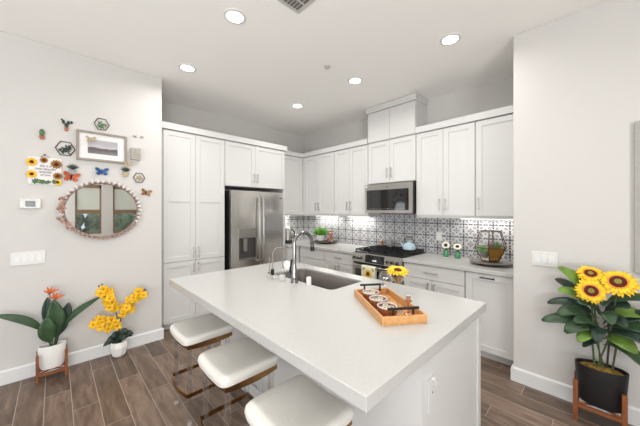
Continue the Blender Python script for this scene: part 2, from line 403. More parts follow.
# ---------------------------------------------------------------- cabinets
def shaker(b, x0, x1, z0, z1, y=0.0, t=0.02, rail=0.062, rec=0.009, mids=()):
    g = 0.0018; x0 += g; x1 -= g; z0 += g; z1 -= g
    b.box(x0, x1, y - t + rec, y - 0.001, z0, z1)
    f0, f1 = y - t, y - t + rec + 0.001
    b.box(x0, x0 + rail, f0, f1, z0, z1); b.box(x1 - rail, x1, f0, f1, z0, z1)
    b.box(x0 + rail, x1 - rail, f0, f1, z0, z0 + rail); b.box(x0 + rail, x1 - rail, f0, f1, z1 - rail, z1)
    for mz in mids: b.box(x0 + rail, x1 - rail, f0, f1, mz - rail / 2, mz + rail / 2)
    return b
def bar(p0, p1, out, r=0.006):
    p0, p1, out = Vector(p0), Vector(p1), Vector(out); d = (p1 - p0).normalized(); b = B()
    b.tube([p0 + out, p1 + out], r, 8)
    for q in (p0 + d * 0.018, p1 - d * 0.018): b.tube([q, q + out], r * 0.8, 8)
    return b
OUT = (0, -0.032, 0)
def cabinet(name, label, loc, rz, wd, dp, z0, z1, doors=(), drawers=(), toe=False, group=None, rail=True):
    """local frame: x along the front, y into the wall, front of the doors at y=0"""
    r = thing(name, label, 'cabinet', loc, rz, group)
    b = B(); b.box(0.0008, wd - 0.0008, 0.02, dp, z0, z1)
    if toe: b.box(0.0008, wd - 0.0008, 0.075, dp, 0, z0)
    obj('carcass', b, M['cab'], r)
    for (x0, x1, a, c, hx, hz0, hz1, mids) in doors:
        d = obj('door', shaker(B(), x0, x1, a, c, 0.02, mids=mids), M['cab'], r, bevel=0.0012, seg=1)
        if hx is not None: obj('handle', bar((hx, 0, hz0), (hx, 0, hz1), OUT), M['handle'], d)
    for (x0, x1, a, c, hx0, hx1) in drawers:
        hz = (a + c) / 2
        b = B(); b.box(x0 + .0018, x1 - .0018, 0.0, 0.019, a + .0018, c - .0018)
        d = obj('drawer', b, M['cab'], r, bevel=0.0012, seg=1)
        if hx0 is not None: obj('handle', bar((hx0, 0, hz), (hx1, 0, hz), OUT), M['handle'], d)
    return r
R90 = -PI / 2
CT = 2.515
# pantry (on the back wall, faces -y)
px0, pw = 0.947, 0.798; pm = 0.391
cabinet('pantry_cabinet', 'tall white four-door pantry cabinet left of the fridge', (px0, 3.76, 0), 0, pw, 0.57, 0.085, CT,
        doors=[(0.008, pm, 0.852, CT - .005, pm - 0.032, 0.885, 1.03, (1.645,)), (pm, pw - .004, 0.852, CT - .005, pm + 0.032, 0.885, 1.03, (1.645,)),
               (0.008, pm, 0.09, 0.848, pm - 0.032, 0.70, 0.82, ()), (pm, pw - .004, 0.09, 0.848, pm + 0.032, 0.70, 0.82, ())], toe=True)
fx0 = px0 + pw; fw = 2.815 - fx0
r = cabinet('fridge_cabinet', 'white two-door cabinet above the stainless fridge', (fx0, 3.76, 0), 0, fw, 0.57, 1.862, CT,
        doors=[(0.003, 0.49, 1.866, CT - .005, 0.458, 1.93, 2.07, ()), (0.49, fw - .012, 1.866, CT - .005, 0.522, 1.93, 2.07, ())])
tag(obj('side_panel', bx(2.775, 2.814, 3.765, 4.33, 0.0, 1.86), M['cab']), 'thin white panel at the right side of the fridge', 'cabinet panel')
# uppers
UZ = 1.41; UF = 3.42
cabinet('wall_cabinet', 'white single-door wall cabinet in the corner beside the fridge', (2.816, 4.01, 0), 0, UF - 2.816 + 0.0, 0.31, UZ, CT,
        doors=[(0.004, 0.598, UZ + .03, CT - .005, None, 0, 0, ())])
def upper(y0, y1, z0, doors, label, name='wall_cabinet'):
    # y0 > y1; local x = y0 - y
    return cabinet(name, label, (UF, y0, 0), R90, y0 - y1, 0.323, z0, CT, doors=doors)
def dpair(y0, y1, ys, z0, hl=0.145, lo=None):
    z = z0 + (0.03 if lo is None else lo)
    a, m_, c = 0.003, y0 - ys, y0 - y1 - .003
    return [(a, m_, z, CT - .005, m_ - 0.035, z + 0.065, z + 0.065 + hl, ()), (m_, c, z, CT - .005, m_ + 0.035, z + 0.065, z + 0.065 + hl, ())]
upper(4.006, 3.19, UZ, [(0.05, 0.41, UZ + .03, CT - .005, 0.375, 1.505, 1.65, ()), (0.41, 0.813, UZ + .03, CT - .005, 0.445, 1.505, 1.65, ())], 'white two-door wall cabinet nearest the corner on the range wall')
upper(3.188, 2.488, UZ, dpair(3.188, 2.488, 2.855, UZ), 'white two-door wall cabinet directly left of the microwave')
upper(2.486, 1.717, 1.90, dpair(2.486, 1.717, 2.112, 1.90, lo=0.004), 'short white two-door wall cabinet above the microwave')
upper(1.715, 1.008, UZ, dpair(1.715, 1.008, 1.366, UZ), 'white two-door wall cabinet directly right of the microwave')
upper(1.006, 0.556, UZ, [(0.003, 0.445, UZ + .03, CT - .005, 0.036, 1.505, 1.65, ())], 'white one-door wall cabinet at the right end above the terrarium')
struct('trim_5', bx(3.4215, 3.4395, 3.957, 4.03, UZ, CT), M['cab'])
# chimney box above microwave cabinet
r = thing('stacked_cabinet', 'small white two-door upper box reaching the ceiling above the microwave', 'cabinet', (UF - 0.012, 2.487, 0), R90)
b = B(); b.box(0.001, 0.768, 0.02, 0.345, CT + 0.002, 3.045)
obj('carcass', b, M['cab'], r)
obj('door', B().box(0.006, 0.378, 0.002, 0.02, CT + .01, 2.955), M['cab'], r, bevel=0.0015)
obj('door', B().box(0.382, 0.762, 0.002, 0.02, CT + .01, 2.955), M['cab'], r, bevel=0.0015)
b = B(); b.box(-0.014, 0.783, -0.014, 0.345, 2.965, 3.0); b.box(-0.02, 0.789, -0.02, 0.345, 3.0, 3.043); obj('crown', b, M['cab'], r, bevel=0.004)
# crown on the cabinets
cz0, cz1 = CT + 0.001, 2.595
def crown(name, b): struct(name, b, M['cab'], bevel=0.003)
b = B(); b.box(0.925, 2.84, 3.735, 3.80, cz0 + .0, cz1); b.box(2.78, 2.84, 3.78, 4.343, cz0, cz1); crown('trim_1', b)
b = B(); b.box(2.841, 3.41, 3.985, 4.04, cz0, cz1); b.box(3.395, 3.45, 2.489, 4.04, cz0, cz1); crown('trim_2', b)
b = B(); b.box(3.395, 3.45, 0.5545, 1.716, cz0, cz1); crown('trim_3', b)

# base cabinets
BF = 3.09; BZ = 0.088; BT = 0.872
def basecab(y0, y1, label, doors, drawers): return cabinet('base_cabinet', label, (BF, y0, 0), R90, y0 - y1, 0.66, BZ, BT, doors=doors, drawers=drawers, toe=True)
w_ = 0.705
basecab(1.713, 1.008, 'white base cabinet with drawer over two doors, right of the range',
        [(0.003, 0.352, BZ, 0.702, 0.318, 0.56, 0.675, ()), (0.352, w_ - .003, BZ, 0.702, 0.388, 0.56, 0.675, ())], [(0.003, w_ - .003, 0.706, BT - .004, 0.27, 0.43)])
w_ = 1.006 - 0.575
r = basecab(1.006, 0.575, 'white pull-out base cabinet with dark top handle below the terrarium', [(0.003, w_ - .003, BZ, BT - .004, None, 0, 0, ())], [])
d = [c for c in r.children if c.name.startswith('door')][0]
o = obj('handle', bar((0.145, 0, 0.832), (0.275, 0, 0.832), OUT), M['blackmetal'], d); o['label'] = 'dark bar handle'
struct('trim_4', bx(3.10, 3.755, 0.5545, 0.574, 0.0, BT), M['cab'])
w_ = 0.61
basecab(3.10, 2.49, 'white base cabinet with drawer over two doors, left of the range',
        [(0.003, 0.305, BZ, 0.702, 0.27, 0.56, 0.675, ()), (0.305, w_ - .003, BZ, 0.702, 0.34, 0.56, 0.675, ())], [(0.003, w_ - .003, 0.706, BT - .004, 0.235, 0.375)])
w_ = 0.605
basecab(3.706, 3.102, 'white three-drawer base cabinet in the corner beyond the range', [],
        [(0.003, w_ - .003, 0.706, BT - .004, None, 0), (0.003, w_ - .003, 0.40, 0.702, None, 0), (0.003, w_ - .003, BZ, 0.396, None, 0)])
w_ = 0.273
r = cabinet('base_cabinet', 'narrow white base cabinet between fridge panel and corner', (2.816, 3.71, 0), 0, w_, 0.62, BZ, BT, doors=[(0.003, w_ - .003, BZ, 0.702, 0.05, 0.56, 0.675, ())], drawers=[(0.003, w_ - .003, 0.706, BT - .004, None, 0)], toe=True)

# worktops
obj('c', B(), M['cab']); bpy.data.objects.remove(bpy.data.objects['c'])
o = obj('countertop', bx(3.062, 3.743, 0.5555, 1.713, 0.875, 0.915), M['quartz'], bevel=0.003); tag(o, 'white quartz countertop right of the range', 'countertop')
b = B(); p = [(2.817, 3.685), (3.062, 3.685), (3.062, 2.489), (3.743, 2.489), (3.743, 4.331), (2.817, 4.331)]
b.rings([[(x, y, z) for x, y in p] for z in (0.875, 0.915)]); o = obj('countertop', b, M['quartz'], bevel=0.003); tag(o, 'white L-shaped quartz countertop left of the range and in the corner', 'countertop')

# ---------------------------------------------------------------- fridge
r = thing('refrigerator', 'stainless french-door refrigerator with water dispenser', 'refrigerator', (1.786, 3.66, 0))
FW = 0.915; sx = 0.47
o = obj('body', bx(0.004, FW - .004, 0.06, 0.66, 0.02, 1.79), M['darkside'], r, bevel=0.004); o['label'] = 'black fridge body'
b = B(); b.box(0.115, 0.410, 0.0, 0.012, 1.108, 1.245)
# left door with a recess for the dispenser
dx0, dx1, dz0, dz1 = 0.125, 0.402, 0.80, 1.10
b2 = B()
b2.box(0.003, dx0, 0.0, 0.058, 0.625, 1.795); b2.box(dx1, sx - .002, 0.0, 0.058, 0.625, 1.795); b2.box(dx0, dx1, 0.0, 0.058, dz1, 1.795); b2.box(dx0, dx1, 0.0, 0.058, 0.625, dz0)
dl = obj('door', b2, M['steel'], r)
dr = obj('door', bx(sx + .002, FW - .003, 0.0, 0.058, 0.625, 1.795), M['steel'], r, bevel=0.006)
fd = obj('freezer_drawer', bx(0.003, FW - .003, 0.0, 0.058, 0.06, 0.618), M['steel'], r, bevel=0.006)
obj('handle', B().tube([(0.1, -0.001, 0.55), (0.1, -0.05, 0.55), (FW - .1, -0.05, 0.55), (FW - .1, -0.001, 0.55)], 0.011, 10), M['steelh'], fd)
b = B(); b.box(dx0 - .012, dx1 + .012, -0.004, 0.0, 1.10, 1.24); o = obj('dispenser_panel', b, M['steelh'], dl, bevel=0.002); o['label'] = 'pale dispenser control panel'
b = B(); b.box(dx0, dx1, 0.050, 0.058, dz0, dz1); b.box(dx0, dx0 + .006, 0.002, 0.05, dz0, dz1); b.box(dx1 - .006, dx1, 0.002, 0.05, dz0, dz1)
b.box(dx0, dx1, 0.002, 0.05, dz1 - .01, dz1); b.box(dx0, dx1, 0.002, 0.05, dz0, dz0 + .008)
o = obj('dispenser_recess', b, mat('dispenser_grey', (92, 90, 88), 0.4, 0.5), dl)
b = B(); b.box(0.20, 0.26, 0.004, 0.035, 0.92, 1.09); b.box(0.205, 0.255, 0.0, 0.012, 0.90, 0.96); obj('dispenser_paddle', b, M['steelh'], dl, bevel=0.003)
b = B(); b.box(dx0 - .005, dx1 + .005, -0.012, 0.04, 0.775, 0.80); obj('drip_tray', b, M['steelh'], dl, bevel=0.003)
for xh, d in ((sx - 0.034, dl), (sx + 0.034, dr)):
    pts = [(xh, 0.0, 0.74)] + [(xh, -0.045 - 0.018 * math.sin(PI * t / 12), 0.75 + 0.95 * t / 12) for t in range(13)] + [(xh, 0.0, 1.71)]
    obj('handle', B().tube(pts, 0.014, 10), M['steelh'], d, smooth=True)
obj('logo', B().cyl((0.86, -0.003, 1.705), (0.86, 0.0005, 1.705), 0.013, 14), M['darkside'], dr)
b = B()
for q in (0.08, 0.83): b.cyl((q, 0.12, 0), (q, 0.12, 0.03), 0.02); b.cyl((q, 0.58, 0), (q, 0.58, 0.03), 0.02)
obj('feet', b, M['darkside'], r)

# ---------------------------------------------------------------- microwave
def ring_mark(b, cx, y, cz, rx, rz, t):
    n = 18; P = []
    for k in range(n): a = 2 * PI * k / n; P.append((cx + rx * math.cos(a), y, cz + rz * math.sin(a)))
    return b.tube(P, t, 5, loop=True)
r = thing('microwave', 'stainless over-the-range microwave with black glass door', 'microwave', (3.335, 2.478, 1.465), R90)
MW = 0.752; MH = 0.42
o = obj('body', bx(0.0, MW, 0.022, 0.408, 0, MH), M['darkside'], r); o['label'] = 'dark microwave housing'
b = B(); b.box(0.001, 0.03, 0, 0.022, 0.0, MH - .002); b.box(MW - 0.05, MW - .001, 0, 0.022, 0.0, MH - .002); b.box(0.03, MW - .05, 0, 0.022, 0.335, MH - .002); b.box(0.03, MW - .05, 0, 0.022, 0.0, 0.045)
d = obj('door', b, M['steelh'], r)
o = obj('door_glass', bx(0.03, MW - 0.05, 0.003, 0.022, 0.045, 0.335), M['blackglass'], d)
b = B(); b.tube([(MW - .075, 0.0, 0.07), (MW - .075, -0.035, 0.08), (MW - .075, -0.035, 0.30), (MW - .075, 0.0, 0.31)], 0.008, 8); obj('handle', b, M['blackmetal'], d, smooth=True)
for k in range(14): obj('control_mark', bx(0.08 + k * 0.041, 0.08 + k * 0.041 + (0.012 if k != 7 else 0.026), 0.0018, 0.003, 0.062, 0.069), M['greyb'], d)
obj('logo', ring_mark(B(), 0.375, -0.001, 0.373, 0.012, 0.012, 0.0022), M['darkside'], d)
obj('sticker', bx(0.012, 0.04, -0.001, 0.0, 0.375, 0.405), M['white'], d)
b = B(); b.box(0.25, 0.62, 0.03, 0.30, -0.012, 0.0); obj('vent_filter', b, M['black'], r)

# ---------------------------------------------------------------- range
r = thing('gas_range', 'stainless gas range with black grates and six knobs', 'range', (3.045, 2.484, 0), R90)
RW = 0.766
obj('body', bx(0.002, RW - .002, 0.03, 0.69, 0.03, 0.905), M['steel'], r)
b = B(); b.rings([[(x, -0.012, 0.792), (x, 0.03, 0.785), (x, 0.03, 0.915), (x, 0.012, 0.915)] for x in (0.001, RW - .001)], True, True)
cp = obj('control_panel', b, M['steelh'], r, bevel=0.002)
def onpanel(z): return -0.012 + 0.024 * (z - 0.792) / 0.123
b = B(); b.rings([[(x, onpanel(z) - .002, z), (x, onpanel(z) + .004, z)] for x, z in ((0.225, 0.80), (0.525, 0.80), (0.525, 0.905), (0.225, 0.905))], True, False)
b.f([v for v in b.bm.verts if v.index < 0][0:0] or []) if False else None
b = B(); V = [(x, onpanel(z) - .003, z) for x, z in ((0.225, 0.802), (0.525, 0.802), (0.525, 0.903), (0.225, 0.903))]
b.rings([V, [(x, y + .006, z) for x, y, z in V]]); o = obj('display', b, M['blackglass'], cp)
text('clock_digits', '12:00', 0.032, M['display'], cp, (0.375, onpanel(0.83) - .0045, 0.825))
for kx in (0.04, 0.10, 0.16, 0.575, 0.645, 0.715):
    z = 0.85; y = onpanel(z); b = B(); b.cyl((kx, y + .002, z), (kx, y - .028, z - .004), 0.023, 18, 0.019); b.box(kx - .004, kx + .004, y - .036, y - .024, z - .022, z + .016)
    obj('knob', b, M['chrome'], cp, smooth=True)
b = B(); b.box(0.004, RW - .004, 0.0, 0.03, 0.225, 0.29); b.box(0.004, 0.055, 0.0, 0.03, 0.29, 0.765); b.box(RW - .055, RW - .004, 0.0, 0.03, 0.29, 0.765); b.box(0.055, RW - .055, 0.0, 0.03, 0.70, 0.765)
dd = obj('oven_door', b, M['steelh'], r)
obj('door_glass', bx(0.055, RW - .055, 0.002, 0.03, 0.29, 0.70), M['blackglass'], dd)
b = B(); b.cyl((0.05, -0.045, 0.752), (RW - .05, -0.045, 0.752), 0.012, 12)
for q in (0.07, RW - .07): b.cyl((q, 0.0, 0.752), (q, -0.045, 0.752), 0.009, 10)
obj('handle', b, M['steelh'], dd, smooth=True)
obj('drawer', bx(0.004, RW - .004, 0.0, 0.03, 0.06, 0.22), M['steelh'], r, bevel=0.002)
o = obj('door_gap', bx(0.004, RW - .004, 0.018, 0.03, 0.765, 0.786), M['black'], r); o['label'] = 'black vent gap'
ck = obj('cooktop', bx(0.012, RW - .012, 0.035, 0.68, 0.905, 0.922), M['black'], r, bevel=0.003)
for g0 in (0.02, 0.27, 0.52):
    b = B(); g1 = g0 + 0.226; z0, z1 = 0.945, 0.962; t = 0.009
    for y in (0.05, 0.35, 0.645): b.box(g0, g1, y, y + t, z0, z1)
    for x in (g0, (g0 + g1) / 2 - t / 2, g1 - t): b.box(x, x + t, 0.05, 0.654, z0, z1)
    for y in (0.20, 0.50): b.box(g0, g1, y, y + t, z0, z1)
    for x in (g0, g1 - t):
        for y in (0.05, 0.645): b.box(x, x + t, y, y + t, 0.922, z0)
    obj('grate', b, M['black'], r)
for (bx_, by_) in ((0.13, 0.2), (0.13, 0.5), (0.383, 0.35), (0.635, 0.2), (0.635, 0.5)):
    obj('burner', B().lathe([(0.05, 0.922), (0.05, 0.932), (0.035, 0.934), (0.035, 0.943), (0.01, 0.944)], (bx_, by_, 0), 20), M['black'], r, smooth=True)

# towel over the oven handle
r = thing('dish_towel', 'white dish towel with sunflower print on the oven handle', 'towel', (3.045, 2.484, 0), R90)
b = B(); pr = []
for k in range(9): a = PI * k / 8; pr.append((-0.045 - 0.0145 * math.cos(PI - a) * -1, 0.752 + 0.0145 * math.sin(a)))
prof = [(-0.0605, 0.56)] + [(-0.0605, 0.64)] + [(-0.045 - 0.0155 * math.cos(a), 0.752 + 0.0155 * math.sin(a)) for a in [PI * k / 8 for k in range(9)]] + [(-0.0285, 0.60), (-0.028, 0.56)]
b.rings([[(0.205 + 0.225 * s / 6, y + 0.002 * math.sin(s * 1.7) * (0.72 - min(z, .72)) * 8, z) for y, z in prof] for s in range(7)], False, False)
tw = obj('towel_cloth', b, M['cream'], r, smooth=True, thick=0.003)
b = B()
for k in range(14):
    a = 2 * PI * k / 14; c = Vector((0.318, -0.068, 0.665)); d = Vector((math.cos(a), 0, math.sin(a)))
    b.leaf([c + d * 0.012, c + d * 0.035 + Vector((0, -.001, 0)), c + d * 0.064], 0.024, up=(0, -1, 0), fold=0, seg=5)
p_ = obj('printed_petals', b, M['petal'], tw, thick=0.0006)
obj('printed_centre', B().cyl((0.318, -0.0712, 0.665), (0.318, -0.0675, 0.665), 0.026, 18), M['disc'], tw)
b = B()
for c, a in (((0.25, 0.725), 0.7), ((0.39, 0.725), 2.2), ((0.25, 0.60), -0.6), ((0.39, 0.60), -2.4)):
    d = Vector((math.cos(a), 0, math.sin(a))); q = Vector((c[0], -0.0665, c[1])); b.leaf([q - d * .028, q, q + d * .028], 0.02, up=(0, -1, 0), fold=0, seg=5)
obj('printed_leaves', b, M['leafl'], tw, thick=0.0006)

# ---------------------------------------------------------------- island
r = thing('kitchen_island', 'white panelled kitchen island base under the quartz top', 'kitchen island', (0, 0, 0))
ix0, ix1, iy0, iy1, iz = 1.150, 1.94, 0.552, 2.545, 0.8635
b = B(); t = 0.02
b.box(ix0, ix0 + t, iy0, iy1, 0, iz); b.box(ix0 + t, ix1 - .02, iy0, iy0 + t, 0, iz); b.box(ix0 + t, ix1 - .02, iy1 - t, iy1, 0, iz); b.box(ix1 - .04, ix1 - .02, iy0 + t, iy1 - t, 0.09, iz); b.box(ix1 - .09, ix1 - .07, iy0 + t, iy1 - t, 0.0, 0.1)
obj('body', b, M['cab'], r)
for q in ((ix1 - 0.05, ix1 + .002, iy0 - .012, iy0 - .0005, 0.0, iz), (ix0 - .012, ix0 - .0005, iy1 - .06, iy1, 0, iz), (ix0 - .012, ix0 - .0005, 1.18, 1.24, 0, iz), (ix0 - .012, ix0 - .0005, 1.82, 1.88, 0, iz)):
    obj('panel_batten', bx(*q), M['cab'], r, bevel=0.002)
b = B(); b.box(ix0 - .022, ix0 - .0121, iy0 - .022, iy1 + .014, 0, 0.11); b.box(ix0 - .0121, ix1 + .002, iy0 - .022, iy0 - .0121, 0, 0.11); obj('base_trim', b, M['cab'], r, bevel=0.002)
for k in range(4):
    y1_ = iy1 - k * 0.495; y0_ = y1_ - 0.495
    b = B(); b.T = Matrix.Translation((ix1 - .02, y0_, 0)) @ Matrix.Rotation(PI / 2, 4, 'Z')
    shaker(b, 0, 0.495, 0.09, iz - .005, 0.0); obj('door', b, M['cab'], r)
b = B(); b.box(1.205, 1.275, iy0 - .006, iy0 - .0005, 0.585, 0.735); pl = obj('outlet_plate', b, M['cab'], r, bevel=0.002)
b = B(); b.T = Matrix.Translation((1.256, iy0 - .006, 0.715)) @ Matrix.Rotation(-0.6, 4, 'Y'); b.box(-0.008, 0.008, -0.012, 0, -0.03, 0.02); obj('plug', b, M['white'], pl)
obj('socket', B().cyl((1.248, iy0 - .008, 0.665), (1.248, iy0 - .005, 0.665), 0.004, 8), M['ventd'], pl)

# island worktop with sink cut-out
def rrect(x0, x1, y0, y1, r, n=6):
    out = []
    for cx, cy, a0 in ((x1 - r, y1 - r, 0), (x0 + r, y1 - r, PI / 2), (x0 + r, y0 + r, PI), (x1 - r, y0 + r, 1.5 * PI)):
        for k in range(n + 1): a = a0 + PI / 2 * k / n; out.append((cx + r * math.cos(a), cy + r * math.sin(a)))
    return out
tx0, tx1, ty0, ty1 = 0.70, 1.968, 0.515, 2.587; tz0, tz1 = 0.865, 0.917
sx0, sx1, sy0, sy1 = 1.455, 1.84, 1.385, 2.15
inn = rrect(sx0, sx1, sy0, sy1, 0.045); n = 6
cor = [(tx1, ty1), (tx0, ty1), (tx0, ty0), (tx1, ty0)]; outp = []
for ci, (cx, cy) in enumerate(cor):
    for k in range(n + 1):
        px, py = inn[ci * (n + 1) + k]
        if k == n // 2: outp.append((cx, cy))
        else:
            first = k < n // 2
            if ci in (0, 2): outp.append((cx, py) if first else (px, cy))
            else: outp.append((px, cy) if first else (cx, py))
b = B(); b.rings([[(x, y, tz0) for x, y in outp], [(x, y, tz1) for x, y in outp], [(x, y, tz1) for x, y in inn], [(x, y, tz1 - .018) for x, y in inn]], True, False, loop=True)
o = obj('island_countertop', b, M['quartz'], bevel=0.0025); tag(o, 'large white quartz worktop of the island', 'countertop')
b = B(); i2 = rrect(sx0 - .002, sx1 + .002, sy0 - .002, sy1 + .002, 0.047); i3 = rrect(sx0 + .012, sx1 - .012, sy0 + .012, sy1 - .012, 0.05); i4 = rrect(sx0 - .02, sx1 + .02, sy0 - .02, sy1 + .02, 0.05)
b.rings([[(x, y, 0.896) for x, y in i2], [(x, y, 0.66) for x, y in i2], [(x, y, 0.645) for x, y in i3]], True, False)
b.f([b.v((x, y, 0.645)) for x, y in i3])
o = thing('kitchen_sink', 'dark undermount sink set into the island', 'sink', (0, 0, 0)); obj('basin', b, M['sink'], o, smooth=True, thick=0.002)
obj('drain', B().lathe([(0.045, 0.646), (0.045, 0.65), (0.03, 0.648), (0.012, 0.647)], (1.65, 1.77, 0), 20), M['chrome'], o, smooth=True)
CZ = tz1

# faucet and sink-side things
r = thing('kitchen_faucet', 'tall dark chrome gooseneck faucet beside the sink', 'faucet', (1.395, 1.742, CZ))
b = B(); b.lathe([(0.032, 0), (0.032, 0.006), (0.027, 0.012), (0.025, 0.07), (0.020, 0.11), (0.0145, 0.15)], seg=20); obj('base', b, M['chrome'], r, smooth=True)
pts = [(0, 0, 0.12), (0, 0, 0.22), (0, 0, 0.318)] + [(0.095 - 0.095 * math.cos(PI * k / 14), 0, 0.318 + 0.085 * math.sin(PI * k / 14)) for k in range(1, 14)] + [(0.192, 0, 0.315)]
obj('spout', B().tube(pts, 0.0145, 12), M['chrome'], r, smooth=True)
b = B(); b.cyl((0.192, 0, 0.318), (0.197, 0, 0.275), 0.0165, 14); o = obj('spray_head', b, M['chrome'], r, smooth=True)
b = B(); b.cyl((0.197, 0, 0.276), (0.2, 0, 0.237), 0.017, 14, 0.019); o = obj('spray_tip', b, M['blackmetal'], r, smooth=True); o['label'] = 'black spray tip'
b = B(); b.cyl((0, 0.01, 0.075), (0, 0.035, 0.075), 0.011, 12); b.tube([(0, 0.036, 0.055), (-0.004, 0.05, 0.09), (-0.012, 0.018, 0.185)], [0.009, 0.009, 0.007], 8); obj('lever', b, M['blackmetal'], r, smooth=True)
r = thing('filter_faucet', 'slim chrome filtered-water faucet left of the main faucet', 'faucet', (1.42, 2.09, CZ))
b = B(); b.lathe([(0.016, 0), (0.016, 0.05), (0.008, 0.055)], seg=16); obj('base', b, M['blackmetal'], r, smooth=True)
pts = [(0, 0, 0.05), (0, 0, 0.19)] + [(0.07 - 0.07 * math.cos(PI * k / 10), -0.03 * k / 10, 0.19 + 0.055 * math.sin(PI * k / 10)) for k in range(1, 11)] + [(0.142, -0.032, 0.16)]
obj('spout', B().tube(pts, 0.0055, 8), M['steelh'], r, smooth=True)
r = thing('rod_stand', 'thin upright chrome rod on a small round foot, leftmost beside the sink', 'stand', (1.44, 2.17, CZ))
b = B(); b.lathe([(0.018, 0), (0.018, 0.006), (0.006, 0.012)], seg=14); obj('foot', b, M['ventd'], r, smooth=True)
obj('rod', B().cyl((0, 0, 0.01), (0, 0, 0.15), 0.0032, 8), M['steelh'], r)
r = thing('soap_dispenser', 'clear glass soap bottle with pale pump between the faucets', 'soap dispenser', (1.365, 1.865, CZ))
obj('bottle', B().lathe([(0.026, 0), (0.028, 0.004), (0.028, 0.075), (0.012, 0.092), (0.012, 0.105)], seg=18), M['glass'], r, smooth=True)
obj('soap', B().lathe([(0.024, 0.004), (0.024, 0.045)], seg=16), M['white'], r, smooth=True)
b = B(); b.tube([(0, 0, 0.10), (0, 0, 0.17), (0.035, 0, 0.172)], 0.005, 8); b.cyl((0, 0, 0.10), (0, 0, 0.118), 0.013, 12); obj('pump', b, M['steelh'], r, smooth=True)
r = thing('air_switch', 'short white cap cylinder on the worktop right of the faucet', 'sink cap', (1.43, 1.605, CZ))
obj('cap', B().lathe([(0.02, 0), (0.02, 0.058), (0.017, 0.064), (0.005, 0.065)], seg=18), M['white'], r, smooth=True)
r = thing('soap_dish', 'small clear glass dish with rim left of the faucet base', 'dish', (1.325, 1.955, CZ))
obj('bowl', B().lathe([(0.03, 0), (0.045, 0.012), (0.052, 0.026), (0.049, 0.026), (0.042, 0.014), (0.02, 0.006)], seg=22), M['glass'], r, smooth=True)

# ---------------------------------------------------------------- tray and its things
TA = math.atan2(0.43, 0.30)                                 # long side direction
r = thing('serving_tray', 'rectangular bamboo serving tray with black bar handles', 'tray', (1.428, 0.909, CZ), TA)
TL, TW, TH = 0.25, 0.124, 0.046
b = B(); t = 0.012
b.box(-TL, TL, -TW, TW, 0, 0.008)
b.box(-TL, TL, -TW, -TW + t, 0.008, TH); b.box(-TL, TL, TW - t, TW, 0.008, TH); b.box(-TL, -TL + t, -TW + t, TW - t, 0.008, TH); b.box(TL - t, TL, -TW + t, TW - t, 0.008, TH)
obj('tray_box', b, M['bamboo'], r, bevel=0.002)
for s in (-1, 1):
    x = s * (TL - 0.018); b = B(); b.cyl((x, -0.085, TH + .032), (x, 0.085, TH + .032), 0.007, 10)
    for q in (-0.055, 0.055): b.cyl((x, q, TH - .012), (x, q, TH + .032), 0.006, 8)
    obj('handle', b, M['blackmetal'], r, smooth=True)
def tray_pt(u, v): return (1.432 + u * math.cos(TA) - v * math.sin(TA), 0.905 + u * math.sin(TA) + v * math.cos(TA), CZ + 0.0085)
first = None
for u, lab in ((0.135, 'round candle tin with brown swirled top, farthest of the three in the tray'), (0.005, 'round candle tin with brown swirled top, middle of the three in the tray'), (-0.125, 'round candle tin with brown swirled top, nearest of the three in the tray')):
    loc = tray_pt(u, 0.05)
    if first is None:
        first = thing('candle_tin', lab, 'candle', loc, 0, 'candles in the bamboo tray')
        obj('tin', B().lathe([(0.046, 0), (0.052, 0.01), (0.053, 0.045), (0.053, 0.052), (0.049, 0.052), (0.048, 0.040)], seg=26, caps=False), M['cork'], first, smooth=True)
        obj('rim', B().lathe([(0.0535, 0.046), (0.0545, 0.052), (0.051, 0.054), (0.0475, 0.052), (0.0475, 0.045)], seg=28, caps=False), M['shell'], first, smooth=True)
        obj('wax', B().lathe([(0.0475, 0.003), (0.0485, 0.043)], seg=26), M['candle'], first, smooth=True)
        b = B()
        for k in range(3): a = 2 * PI * k / 3; b.tube([(0.022 * math.cos(a) + 0.014 * math.cos(q), 0.022 * math.sin(a) + 0.014 * math.sin(q), 0.0445) for q in [2 * PI * j / 12 for j in range(12)]], 0.0028, 5, loop=True)
        obj('swirl', b, M['cream'], first, smooth=True)
    else: dup(first, loc, lab, rz=u * 9)
def wineglass(name, label, loc, bowl, stem_h, stem_r=0.004, foot=0.032, m='glass', group=None):
    r = thing(name, label, 'glass', loc, 0, group)
    obj('bowl', B().lathe([(q, stem_h + z) for q, z in bowl], seg=26, caps=False), M['glass'], r, smooth=True)
    obj('stem', B().lathe([(stem_r, 0.004), (stem_r, stem_h * .5), (stem_r, stem_h + .002)], seg=10), M[m], r, smooth=True)
    obj('foot', B().lathe([(foot, 0), (foot, 0.002), (0.006, 0.006), (0.003, 0.007)], seg=24), M[m], r, smooth=True)
    return r
wb = [(0.004, 0), (0.03, 0.012), (0.045, 0.035), (0.045, 0.065), (0.036, 0.09), (0.035, 0.09)]
wineglass('wine_glass', 'clear stemmed wine glass at the far end of the bamboo tray', tray_pt(0.125, -0.045), wb, 0.085)
mb = [(0.003, 0), (0.07, 0.055), (0.0695, 0.0555)]
gloc = tray_pt(-0.09, -0.03)
wineglass('martini_glass', 'tall clear martini glass holding a yellow sunflower', gloc, mb, 0.155)
r = thing('candlestick', 'small rose-gold stemmed candle holder near the tray end', 'candle holder', tray_pt(-0.135, -0.072))
obj('foot', B().lathe([(0.026, 0), (0.024, 0.004), (0.006, 0.010)], seg=20), M['rose'], r, smooth=True)
obj('stem', B().lathe([(0.006, 0.008), (0.0045, 0.04), (0.007, 0.065), (0.02, 0.072), (0.02, 0.075)], seg=14), M['rose'], r, smooth=True)
obj('cup', B().lathe([(0.018, 0.075), (0.024, 0.085), (0.022, 0.115), (0.021, 0.115)], seg=20, caps=False), M['glass'], r, smooth=True)
